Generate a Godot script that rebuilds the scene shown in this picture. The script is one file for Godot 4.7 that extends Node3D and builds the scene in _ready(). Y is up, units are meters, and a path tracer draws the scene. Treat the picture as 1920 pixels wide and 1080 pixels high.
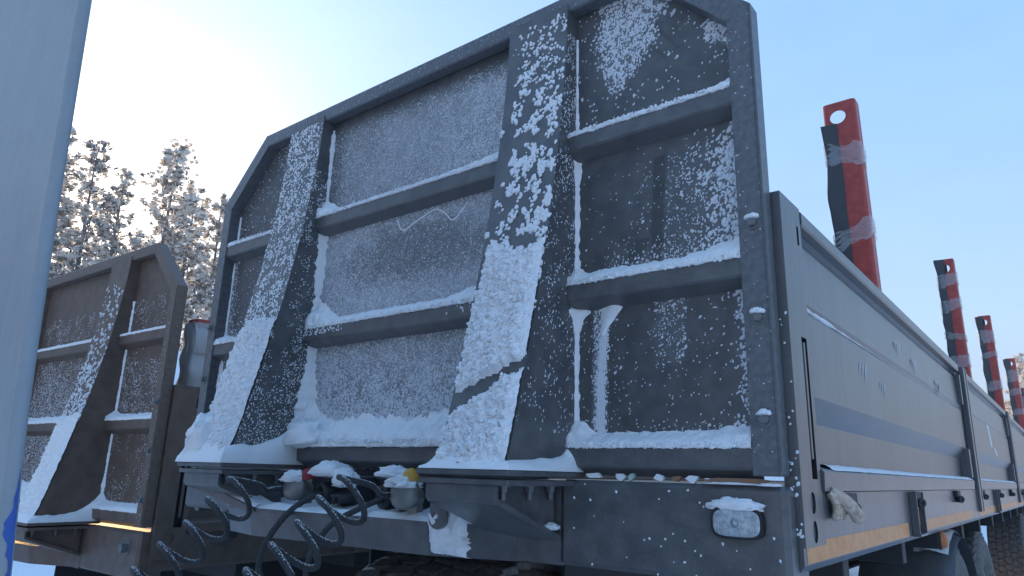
extends Node3D
# Snow-dusted flatbed trailers parked side by side, winter morning, sun low behind the pines.

const GROUND := -1.13
var rng := RandomNumberGenerator.new()
var noise := FastNoiseLite.new()
var fine := FastNoiseLite.new()
var M := {}
var taken := {}

# ------------------------------------------------------------------ helpers
func numbered(called: String) -> String:
	if not taken.has(called):
		taken[called] = 0
		return called
	taken[called] += 1
	return "%s_%03d" % [called, taken[called]]

func mb(smooth := false) -> SurfaceTool:
	var st := SurfaceTool.new()
	st.begin(Mesh.PRIMITIVE_TRIANGLES)
	st.set_smooth_group(0 if smooth else -1)
	return st

func obj(called: String, st: SurfaceTool, mat: Material, parent: Node = null) -> MeshInstance3D:
	st.generate_normals()
	var o := MeshInstance3D.new()
	o.mesh = st.commit()
	o.material_override = mat
	if parent == null:
		o.name = numbered(called)
		add_child(o)
	else:
		o.name = called
		parent.add_child(o, true)
	return o

func tag(o: Node, label: String, category := "", group := "", kind := "") -> Node:
	if label != "": o.set_meta("label", label)
	if category != "": o.set_meta("category", category)
	if group != "": o.set_meta("group", group)
	if kind != "": o.set_meta("kind", kind)
	return o

func thing(called: String, at: Vector3, turn := 0.0) -> Node3D:
	var o := Node3D.new()
	o.name = numbered(called)
	add_child(o)
	o.position = at
	o.rotation.y = turn
	return o

func tri(st: SurfaceTool, a: Vector3, b: Vector3, c: Vector3) -> void:
	st.add_vertex(a); st.add_vertex(b); st.add_vertex(c)

func quad(st: SurfaceTool, a: Vector3, b: Vector3, c: Vector3, d: Vector3) -> void:
	tri(st, a, b, c); tri(st, a, c, d)

func face_out(st: SurfaceTool, pts: Array, inside: Vector3) -> void:
	# flat convex face, wound so that it points away from inside (front faces run clockwise)
	var n: Vector3 = (pts[1] - pts[0]).cross(pts[2] - pts[0])
	var c := Vector3.ZERO
	for p in pts: c += p
	c /= pts.size()
	var q := pts.duplicate()
	if n.dot(c - inside) > 0.0: q.reverse()
	for i in range(1, q.size() - 1): tri(st, q[0], q[i], q[i + 1])

# box with chamfered edges
func box(st: SurfaceTool, lo: Vector3, hi: Vector3, c := 0.003, xf := Transform3D.IDENTITY) -> void:
	var s := hi - lo
	c = minf(c, minf(s.x, minf(s.y, s.z)) * 0.45)
	var mid := xf * ((lo + hi) * 0.5)
	var v := func(i: int, j: int, k: int, a: int) -> Vector3:
		var p := Vector3(hi.x if i else lo.x, hi.y if j else lo.y, hi.z if k else lo.z)
		var t := Vector3(-1 if i else 1, -1 if j else 1, -1 if k else 1) * c
		t[a] = 0.0
		return xf * (p + t)
	for a in 3:
		var b := (a + 1) % 3
		var d := (a + 2) % 3
		for e in 2:
			var f := []
			for uv in [[0, 0], [1, 0], [1, 1], [0, 1]]:
				var w := [0, 0, 0]
				w[a] = e; w[b] = uv[0]; w[d] = uv[1]
				f.append(v.call(w[0], w[1], w[2], a))
			face_out(st, f, mid)
			for g in 2:
				var w0 := [0, 0, 0]
				w0[b] = e; w0[d] = g; w0[a] = 0
				var w1 := w0.duplicate()
				w1[a] = 1
				face_out(st, [v.call(w0[0], w0[1], w0[2], b), v.call(w1[0], w1[1], w1[2], b), v.call(w1[0], w1[1], w1[2], d), v.call(w0[0], w0[1], w0[2], d)], mid)
	for i in 2:
		for j in 2:
			for k in 2:
				face_out(st, [v.call(i, j, k, 0), v.call(i, j, k, 1), v.call(i, j, k, 2)], mid)

# straight extrusion of a 2D outline: at(u, v, w) places a point
func prism(st: SurfaceTool, poly: PackedVector2Array, at: Callable, w0: float, w1: float) -> void:
	var idx := Geometry2D.triangulate_polygon(poly)
	for i in range(0, idx.size(), 3):
		var a := poly[idx[i]]; var b := poly[idx[i + 1]]; var c := poly[idx[i + 2]]
		tri(st, at.call(a.x, a.y, w0), at.call(b.x, b.y, w0), at.call(c.x, c.y, w0))
		tri(st, at.call(a.x, a.y, w1), at.call(c.x, c.y, w1), at.call(b.x, b.y, w1))
	for i in poly.size():
		var p := poly[i]; var q := poly[(i + 1) % poly.size()]
		quad(st, at.call(p.x, p.y, w0), at.call(q.x, q.y, w0), at.call(q.x, q.y, w1), at.call(p.x, p.y, w1))

func pv(a: Array) -> PackedVector2Array:
	var p := PackedVector2Array()
	for i in range(0, a.size(), 2): p.append(Vector2(a[i], a[i + 1]))
	return p

# grid surface f(u, v) with u, v in 0..1
func grid(st: SurfaceTool, nu: int, nv: int, f: Callable) -> void:
	var pts := []
	for i in nu + 1:
		for j in nv + 1:
			pts.append(f.call(float(i) / nu, float(j) / nv))
	for i in nu:
		for j in nv:
			var a: Vector3 = pts[i * (nv + 1) + j]; var b: Vector3 = pts[(i + 1) * (nv + 1) + j]
			var c: Vector3 = pts[(i + 1) * (nv + 1) + j + 1]; var d: Vector3 = pts[i * (nv + 1) + j + 1]
			quad(st, a, b, c, d)

# tube along points, radius a number or an array
func tube(st: SurfaceTool, pts: Array, r, sides := 10, caps := true) -> void:
	var n := pts.size()
	var rings := []
	var t0: Vector3 = (pts[1] - pts[0]).normalized()
	var up := Vector3.UP if absf(t0.y) < 0.9 else Vector3.RIGHT
	var side := t0.cross(up).normalized()
	for i in n:
		var t: Vector3 = (pts[mini(i + 1, n - 1)] - pts[maxi(i - 1, 0)]).normalized()
		side = (side - t * side.dot(t)).normalized()
		var b := t.cross(side)
		var rr: float = r[i] if r is Array else r
		var ring := []
		for k in sides:
			var a := TAU * k / sides
			ring.append(pts[i] + (side * cos(a) + b * sin(a)) * rr)
		rings.append(ring)
	for i in n - 1:
		for k in sides:
			var k2 := (k + 1) % sides
			quad(st, rings[i][k], rings[i + 1][k], rings[i + 1][k2], rings[i][k2])
	if caps:
		for k in range(1, sides - 1):
			tri(st, rings[0][0], rings[0][k], rings[0][k + 1])
			tri(st, rings[n - 1][0], rings[n - 1][k + 1], rings[n - 1][k])

# surface of revolution about the local y axis: prof = [radius, height] pairs
func lathe(st: SurfaceTool, prof: Array, xf: Transform3D, sides := 24) -> void:
	for i in prof.size() - 1:
		for k in sides:
			var a := TAU * k / sides; var b := TAU * (k + 1) / sides
			var p: Array = prof[i]; var q: Array = prof[i + 1]
			quad(st, xf * Vector3(cos(a) * p[0], p[1], sin(a) * p[0]), xf * Vector3(cos(a) * q[0], q[1], sin(a) * q[0]), xf * Vector3(cos(b) * q[0], q[1], sin(b) * q[0]), xf * Vector3(cos(b) * p[0], p[1], sin(b) * p[0]))

func facing(at: Vector3, dir: Vector3) -> Transform3D:
	# local y axis turned to dir
	var y := dir.normalized()
	var x := y.cross(Vector3.UP if absf(y.y) < 0.9 else Vector3.BACK).normalized()
	return Transform3D(Basis(x, y, x.cross(y)), at)

func hexbolt(at: Vector3, dir: Vector3, r := 0.013, h := 0.012) -> SurfaceTool:
	var st := mb()
	lathe(st, [[0.0, 0.003], [r * 1.5, 0.003], [r * 1.55, 0.0]], facing(at, dir), 16)
	lathe(st, [[r, 0.003], [r, h - 0.002], [r * 0.86, h], [0.0, h]], facing(at, dir), 6)
	return st

func n3(x: float, y: float, z: float, k := 1.0) -> float:
	return noise.get_noise_3d(x * k, y * k, z * k)

func sm(a: float, b: float, x: float) -> float:
	return smoothstep(a, b, x)

func lin(r: float, g: float, b: float) -> Color:
	return Color(r, g, b).linear_to_srgb()

# lumpy little snow crystal clump
func lump_mesh(sd: int, flat: float) -> ArrayMesh:
	var st := mb(true)
	var f := FastNoiseLite.new()
	f.seed = sd; f.frequency = 1.1
	var at := func(u: float, v: float) -> Vector3:
		var th := v * PI; var ph := u * TAU
		var d := Vector3(sin(th) * cos(ph), sin(th) * sin(ph), cos(th))
		var r := 1.0 + 0.55 * f.get_noise_3dv(d * 1.6)
		return Vector3(d.x * r, d.y * r, d.z * r * flat)
	grid(st, 7, 5, at)
	st.generate_normals()
	return st.commit()

func scatter(called: String, meshes: Array, lists: Array, mat: Material, parent: Node) -> void:
	for i in meshes.size():
		var xs: Array = lists[i]
		if xs.is_empty(): continue
		var mm := MultiMesh.new()
		mm.transform_format = MultiMesh.TRANSFORM_3D
		mm.mesh = meshes[i]
		mm.instance_count = xs.size()
		for k in xs.size(): mm.set_instance_transform(k, xs[k])
		var o := MultiMeshInstance3D.new()
		o.multimesh = mm
		o.material_override = mat
		if parent == null:
			o.name = numbered(called)
			add_child(o)
		else:
			o.name = called
			parent.add_child(o, true)
		o.set_meta("kind", "stuff")

# ------------------------------------------------------------------ textures and materials
func seamless(w: int, h: int, freq: float, sd: int, oct := 4) -> Image:
	var f := FastNoiseLite.new()
	f.seed = sd; f.frequency = freq
	f.fractal_octaves = oct
	return f.get_seamless_image(w, h)

func tex(im: Image) -> ImageTexture:
	im.generate_mipmaps()
	return ImageTexture.create_from_image(im)

func std(col: Color, rough: float, metal := 0.0) -> StandardMaterial3D:
	var m := StandardMaterial3D.new()
	m.albedo_color = col
	m.roughness = rough
	m.metallic = metal
	m.cull_mode = BaseMaterial3D.CULL_DISABLED
	return m

func tri_map(m: StandardMaterial3D, s: float) -> void:
	m.uv1_triplanar = true
	m.uv1_scale = Vector3(s, s, s)

# paint whose colour varies with mottling, rain streaks and rime specks (all values linear)
func paint_image(a: Color, b: Color, rime: Color, share: float, sd: int, streak := 0.0) -> Image:
	var w := 512
	var n1 := seamless(w, w, 0.012, sd)
	var n2 := seamless(w, w, 0.09, sd + 1, 3)
	var n3_ := seamless(w, w, 0.32, sd + 2, 2)
	var im := Image.create(w, w, false, Image.FORMAT_RGB8)
	for y in w:
		for x in w:
			var t := n1.get_pixel(x, y).r * 0.7 + n2.get_pixel(x, y).r * 0.3
			if streak > 0.0: t = lerpf(t, n1.get_pixel(x, (y / 12) % w).r * 0.5 + n2.get_pixel(x, (y / 20) % w).r * 0.5, streak)
			var c := a.lerp(b, clampf((t - 0.3) / 0.4, 0, 1))
			var k := n3_.get_pixel(x, y).r * 0.75 + n2.get_pixel(x, y).r * 0.25
			c = c.lerp(rime, smoothstep(1.0 - share - 0.06, 1.0 - share + 0.12, k) * 0.8)
			im.set_pixel(x, y, c.linear_to_srgb())
	return im

func make_materials() -> void:
	var rough_noise := tex(seamless(256, 256, 0.05, 5))
	var grain := tex(seamless(256, 256, 0.12, 9, 3))
	var p := func(a: Color, b: Color, share: float, sd: int, rough: float, scale: float, streak := 0.0) -> StandardMaterial3D:
		var m := std(Color.WHITE, rough)
		m.albedo_texture = tex(paint_image(a, b, Color(0.62, 0.66, 0.7), share, sd, streak))
		m.heightmap_enabled = true
		m.heightmap_texture = grain
		m.heightmap_scale = 0.03
		tri_map(m, scale)
		return m
	M.paint = p.call(Color(0.084, 0.085, 0.088), Color(0.124, 0.123, 0.124), 0.10, 11, 0.33, 1.6)
	M.paint_rime = p.call(Color(0.090, 0.095, 0.103), Color(0.130, 0.136, 0.144), 0.20, 21, 0.36, 6.0)
	M.side = p.call(Color(0.084, 0.085, 0.088), Color(0.124, 0.123, 0.124), 0.10, 31, 0.30, 0.8, 0.8)
	M.brown = p.call(Color(0.100, 0.069, 0.052), Color(0.135, 0.096, 0.075), 0.10, 41, 0.5, 1.6)
	M.brown_rime = p.call(Color(0.115, 0.080, 0.060), Color(0.150, 0.112, 0.090), 0.14, 51, 0.5, 6.0)
	M.panel = p.call(Color(0.22, 0.26, 0.29), Color(0.27, 0.30, 0.32), 0.12, 61, 0.5, 1.2, 0.5)
	M.blue = std(lin(0.03, 0.09, 0.33), 0.6)
	M.dark = std(lin(0.022, 0.022, 0.024), 0.6)
	M.black = std(lin(0.014, 0.014, 0.016), 0.45)
	M.rubber = p.call(Color(0.026, 0.026, 0.027), Color(0.045, 0.045, 0.046), 0.26, 75, 0.7, 16.0)
	M.tyre = p.call(Color(0.075, 0.070, 0.066), Color(0.17, 0.155, 0.142), 0.14, 71, 0.85, 4.0)
	M.galv = std(lin(0.24, 0.235, 0.22), 0.5, 0.5)
	M.bolt = std(lin(0.16, 0.165, 0.17), 0.5, 0.4)
	M.red = p.call(Color(0.34, 0.040, 0.032), Color(0.44, 0.060, 0.046), 0.10, 81, 0.42, 3.0)
	M.red_plain = std(lin(0.26, 0.018, 0.026), 0.5)
	M.yellow = std(lin(0.62, 0.33, 0.05), 0.45)
	M.orange = p.call(Color(0.60, 0.21, 0.045), Color(0.66, 0.30, 0.09), 0.08, 91, 0.4, 2.5)
	M.amber = std(lin(0.55, 0.18, 0.06), 0.25)
	M.film = std(lin(0.035, 0.04, 0.048), 0.35)
	M.tape = std(lin(0.66, 0.69, 0.72), 0.15)
	M.tape.transparency = BaseMaterial3D.TRANSPARENCY_ALPHA
	M.tape.albedo_color.a = 0.26
	M.grey_tape = std(lin(0.40, 0.41, 0.42), 0.3)
	M.lens = p.call(Color(0.26, 0.29, 0.31), Color(0.50, 0.53, 0.55), -0.2, 121, 0.15, 10.0)
	M.lens.clearcoat_enabled = true
	M.reflector = std(lin(0.35, 0.36, 0.38), 0.2, 0.6)
	M.rag = p.call(Color(0.34, 0.22, 0.14), Color(0.66, 0.56, 0.46), 0.22, 101, 0.85, 9.0)
	M.paper = std(lin(0.72, 0.73, 0.72), 0.7)
	M.mint = std(lin(0.34, 0.50, 0.42), 0.5)
	M.wood = std(lin(0.24, 0.13, 0.075), 0.75)
	M.print = std(lin(0.74, 0.76, 0.77), 0.5)
	M.scratch = std(lin(0.44, 0.46, 0.48), 0.6)
	# headboard sheet: the same paint, with rime caught on it grain by grain
	var base := (M.paint.albedo_texture as ImageTexture).get_image()
	var arcs := [[Vector2(0.911, 1.467), Vector2(0.935, 1.394), Vector2(0.989, 1.325)], [Vector2(0.941, 1.49), Vector2(0.978, 1.412), Vector2(1.025, 1.345)]]
	var sw := 1280; var sh := 748
	var si := Image.create(sw, sh, false, Image.FORMAT_RGB8)
	for y in sh:
		var wy := 1.64 - 1.46 * (y + 0.5) / sh
		for x in sw:
			var wx := -1.25 + 2.5 * (x + 0.5) / sw
			var c := base.get_pixel((x * 2) % 512, (y * 2) % 512).srgb_to_linear() * Color(0.82, 0.82, 0.82)
			var d := rime(wx, wy) * (1.1 if wx > -0.53 and wx < 0.46 else 0.35)
			c = c.lerp(Color(0.68, 0.71, 0.75), clampf(d * (0.22 + 0.46 * rng.randf()), 0.0, 0.75))
			if wx > 0.85 and wy > 1.30:                     # two curved scrapes
				for ar in arcs:
					for q in 2:
						if Geometry2D.get_closest_point_to_segment(Vector2(wx, wy), ar[q], ar[q + 1]).distance_to(Vector2(wx, wy)) < 0.006: c = c.lerp(Color(0.05, 0.048, 0.047), 0.6)
			if wx > 0.69 and wy > 0.70 and wy < 1.03:      # wet smears wiped through the dust
				var sw2 := absf(wx - 0.945 - (wy - 0.8) * 0.08 + 0.006 * n3(wx, wy, 1, 40.0))
				if sw2 < 0.018 or (wy < 0.80 and absf(wx - 0.875 - (wy - 0.75) * 0.6) < 0.022): c *= 0.62
			si.set_pixel(x, y, c.linear_to_srgb())
	M.sheet = std(Color.WHITE, 0.45)
	M.sheet.albedo_texture = tex(si)
	# snow: matte white with fine relief
	M.snow = std(lin(0.92, 0.93, 0.94), 0.85)
	M.snow.heightmap_enabled = true
	M.snow.heightmap_texture = grain
	M.snow.heightmap_scale = 0.4
	tri_map(M.snow, 9.0)
	M.frost = std(lin(0.80, 0.82, 0.84), 0.85)
	M.rime = std(lin(0.66, 0.69, 0.73), 0.7)
	M.ground = std(lin(0.90, 0.91, 0.92), 0.85)
	M.ground.heightmap_enabled = true
	M.ground.heightmap_texture = rough_noise
	M.ground.heightmap_scale = 4.0
	tri_map(M.ground, 0.6)
	# pines
	M.bark = p.call(Color(0.09, 0.05, 0.03), Color(0.17, 0.10, 0.06), 0.14, 111, 0.9, 1.0)
	M.needle = std(Color.WHITE, 0.6)
	M.needle.vertex_color_use_as_albedo = true
	M.needle.backlight_enabled = true
	M.needle.backlight = Color(1.0, 0.96, 0.86)

# ------------------------------------------------------------------ where the rime sits on the grey headboard
const BAYS := [[-1.19, -0.76], [-0.53, 0.46], [0.69, 1.19]]

func rime(x: float, y: float) -> float:
	var d := 0.0
	var wob := n3(x, y, 3.0, 5.0) * 0.5 + n3(x, y, 8.0, 14.0) * 0.3
	if x > -0.53 and x < 0.46:
		if y > 1.148:
			d = 0.42 + 0.30 * (x + 0.53) + wob * 0.3
			d *= 1.0 - sm(1.44 + wob * 0.05, 1.56, y)
			d *= sm(-0.53, -0.40, x) * 0.6 + 0.4
		elif y > 0.692:
			var e := Vector2((x - 0.0) / 0.40, (y - 0.93) / 0.13).length()
			d = 0.22 + 0.55 * sm(0.5, 1.25, e + wob * 0.5)
			d *= 1.0 - 0.55 * sm(1.04, 1.084, y)
		else:
			d = 0.62 + wob * 0.5
			d *= 1.0 - 0.5 * sm(0.58, 0.629, y)
	elif x <= -0.53:
		d = 0.03 + 0.10 * sm(-0.95, -0.8, x) * sm(1.2, 1.5, y)
		d += 0.45 * (1.0 - sm(-1.19, -1.12 + wob * 0.05, x)) * (1.0 - sm(1.1, 1.3, y))
		d += 0.2 * (1.0 - sm(0.692, 0.80, y)) * sm(0.69, 0.70, y)
	else:
		if y > 1.148:
			var hw := (y - 1.18) * 0.40 - 0.02
			d = 0.03 + 0.8 * sm(-0.03, 0.03, hw - absf(x - 0.835 - (y - 1.3) * 0.25) + wob * 0.06) * sm(1.24, 1.32, y)
			var e2 := Vector2((x - 1.165) / 0.06, (y - 1.36) / 0.06).length()
			d += 0.75 * (1.0 - sm(0.8, 1.2, e2 + wob))
			d += 0.12 * (1.0 - sm(1.148, 1.22, y)) * (1.0 - sm(0.85, 0.98, x))
		elif y > 0.692:
			d = 0.02 + 0.34 * sm(0.85, 1.12, x + wob * 0.2) + 0.5 * sm(1.11, 1.18, x + wob * 0.05)
			d += 0.42 * (1.0 - sm(0.70, 0.82, y)) * sm(0.76, 0.84, x)
			d *= 1.0 - 0.8 * sm(0.98, 1.05, y + wob * 0.05)
			# a swept bare streak where something was wiped off
			d *= 1.0 - 0.7 * (1.0 - sm(0.015, 0.03, absf(x - 0.945 - (y - 0.8) * 0.08))) * sm(0.74, 0.8, y)
		else:
			d = 0.035 + 0.35 * (1.0 - sm(0.03, 0.06, absf(x - 0.98 + wob * 0.05))) * sm(0.42, 0.5, y)
			d += 0.5 * sm(1.12, 1.185, x + wob * 0.04)
			d += 0.25 * (1.0 - sm(0.26, 0.33, y)) * sm(0.8, 1.1, x)
			d += 0.9 * (1.0 - sm(0.012, 0.03, absf(x - 0.765 - 0.02 * (y - 0.4) + wob * 0.01)))
	return clampf(d, 0.0, 1.0)

func rime_size(x: float, y: float) -> float:
	var s := 0.0018
	if x > 0.69:
		s = 0.0013 + 0.0016 * sm(1.0, 1.19, x)
		if y > 1.148: s = 0.0021
		elif y < 0.629: s = 0.0013 + 0.0012 * sm(1.05, 1.19, x)
	elif x > -0.53:
		s = 0.0010 + 0.0006 * (1.0 - sm(0.3, 0.65, y))
		if y > 1.148: s = 0.0009 + 0.0003 * sm(0.0, 0.4, x)
	return s

func add_lump(lists: Array, p: Vector3, s: float, nrm := Vector3.BACK, stretch := 1.5) -> void:
	var k := rng.randi() % lists.size()
	var z := nrm.normalized()
	var x := z.cross(Vector3.UP).normalized() if absf(z.y) < 0.95 else Vector3.RIGHT
	var b := Basis(x, z.cross(x), z).rotated(z, rng.randf_range(0, TAU) if stretch < 1.2 else rng.randf_range(-0.9, 0.9) + 1.1)
	var r := s * rng.randf_range(0.6, 1.5)
	b = b * Basis.from_scale(Vector3(r * stretch * rng.randf_range(0.8, 1.2), r, r * rng.randf_range(0.7, 1.1)))
	lists[k].append(Transform3D(b, p))

# brace front edge: how far it stands out at a height
func brace_z(y: float) -> float:
	var t := clampf((1.60 - y) / 1.42, 0.0, 1.0)
	return 0.004 + 0.246 * pow(t, 1.65)

# ------------------------------------------------------------------ snow shapes
# wedge of snow lying on a rail against the sheet
func ledge(x0: float, x1: float, y: float, zf: float, zb: float, h: Callable, sd: float, over := 0.004) -> SurfaceTool:
	var st := mb(true)
	var prof := [[0.0, -0.10], [-0.02, 0.04], [0.03, 0.22], [0.14, 0.42], [0.35, 0.62], [0.62, 0.82], [0.85, 0.98], [1.0, 1.10]]
	var p2 := []
	for i in prof.size() - 1:
		for k in 2: p2.append([lerpf(prof[i][0], prof[i + 1][0], k * 0.5), lerpf(prof[i][1], prof[i + 1][1], k * 0.5)])
	p2.append(prof[-1])
	prof = p2
	var nx := maxi(12, int((x1 - x0) / 0.007))
	var rows := []
	for i in nx + 1:
		var x := lerpf(x0, x1, float(i) / nx)
		var hh: float = h.call(x) * (1.0 + 0.12 * n3(x, sd, 0, 6.0) + 0.10 * n3(x, sd, 5, 30.0))
		var o := over * (1.0 + 0.35 * n3(x, sd, 9, 7.0)) + 0.0045 * n3(x, sd, 9, 22.0) + 0.003 * n3(x, sd, 2, 70.0)
		var row := []
		for q in prof:
			var z := lerpf(zf + o * (1.0 - float(q[0])), zb, float(q[0]))
			var bumps := 0.09 * hh * n3(x, float(q[1]) * hh, sd, 34.0) + 0.0018 * n3(x, float(q[1]) * hh * 2.0, sd + 4.0, 90.0)
			z += bumps * 1.2
			var yy: float = y + hh * float(q[1]) + bumps
			if q[1] <= 0.05: yy = y - 0.002 + minf(0.0, 0.006 * n3(x, 3, sd, 45.0)) + float(q[1]) * 0.02
			row.append(Vector3(x, yy, z))
		rows.append(row)
	for i in nx:
		for j in prof.size() - 1:
			quad(st, rows[i][j], rows[i + 1][j], rows[i + 1][j + 1], rows[i][j + 1])
	# closing face underneath and the two ends
	for i in nx:
		var a: Vector3 = rows[i][0]; var b: Vector3 = rows[i + 1][0]
		quad(st, a, Vector3(a.x, y - 0.001, zb), Vector3(b.x, y - 0.001, zb), b)
	for i in [0, nx]:
		var c := Vector3(rows[i][0].x, y, zb)
		for j in prof.size() - 1: tri(st, c, rows[i][j], rows[i][j + 1])
	return st

# snow caught in an inside corner: (cx, cz) is the corner line, dx the side it spreads to
func corner_fillet(cx: float, cz: float, dx: float, y0: float, y1: float, w: Callable, sd: float) -> SurfaceTool:
	var st := mb(true)
	var ny := int((y1 - y0) / 0.009)
	var f := func(u: float, v: float) -> Vector3:
		var y := lerpf(y0, y1, u)
		var ww: float = w.call(y) * maxf(0.15, 1.0 + 0.5 * n3(y, sd, 1, 9.0) + 0.5 * n3(y, sd, 4, 40.0))
		var a := v * PI * 0.5
		var r := 1.0 - 0.45 * sin(2.0 * a)
		return Vector3(cx + dx * ww * cos(a) * r, y, cz + ww * 0.8 * sin(a) * r)
	grid(st, ny, 6, f)
	return st

# clinging coat on a brace's sloping front; cover(u, y) 0..1 says where, thickness in metres
func brace_coat(xa: float, xb: float, y0: float, y1: float, cover: Callable, thick: float, sd: float) -> SurfaceTool:
	var st := mb(true)
	var nu := 44
	var nv := int((y1 - y0) / 0.0055)
	var pts := []
	var th := []
	for j in nv + 1:
		var y := lerpf(y0, y1, float(j) / nv)
		for i in nu + 1:
			var u := float(i) / nu
			var x := lerpf(xa, xb, u)
			var c: float = cover.call(u, y)
			var cell := absf(n3(x, y, sd, 26.0)) * 1.3 + absf(n3(x, y, sd + 3.0, 60.0)) * 0.7
			var t := thick * clampf(c, 0.0, 1.0) * (0.55 + 0.45 * n3(x, y, sd + 9.0, 7.0) + 0.75 * cell)
			if c <= 0.0: t = 0.0
			var edge := minf(u, 1.0 - u)
			t *= sm(-0.02, 0.12, edge) * 0.75 + 0.25
			th.append(t)
			pts.append(Vector3(x, y + t * 0.25, brace_z(y) + 0.001 + t))
	for j in nv:
		for i in nu:
			var a := j * (nu + 1) + i
			if maxf(maxf(th[a], th[a + 1]), maxf(th[a + nu + 1], th[a + nu + 2])) <= 0.0006: continue
			quad(st, pts[a], pts[a + 1], pts[a + nu + 2], pts[a + nu + 1])
	return st

# heap on a plate: top(x, z) gives the height, rim closes it down to the floor
func heap(x0: float, x1: float, z0: float, z1: float, floor_y: float, top: Callable, n := 56) -> SurfaceTool:
	var st := mb(true)
	var f := func(u: float, v: float) -> Vector3:
		var x := lerpf(x0, x1, u); var z := lerpf(z0, z1, v)
		var e := minf(minf(u, 1.0 - u) * (x1 - x0), (1.0 - v) * (z1 - z0))
		var y: float = top.call(x, z)
		return Vector3(x, lerpf(floor_y, y, sqrt(clampf(e / 0.03, 0.0, 1.0))), z)
	grid(st, n, n, f)
	return st

func cap_lump(at: Vector3, r: Vector3, sd: float, flat_below := true) -> SurfaceTool:
	var st := mb(true)
	var f := func(u: float, v: float) -> Vector3:
		var th := v * PI; var ph := u * TAU
		var d := Vector3(sin(th) * cos(ph), cos(th), sin(th) * sin(ph))
		var k := 1.0 + 0.35 * n3(d.x + sd, d.y, d.z, 1.6) + 0.18 * n3(d.x, d.y + sd, d.z, 5.0)
		var p := d * k
		if flat_below and p.y < 0.0: p.y *= 0.25
		return at + p * r
	grid(st, 26, 16, f)
	return st

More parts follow.
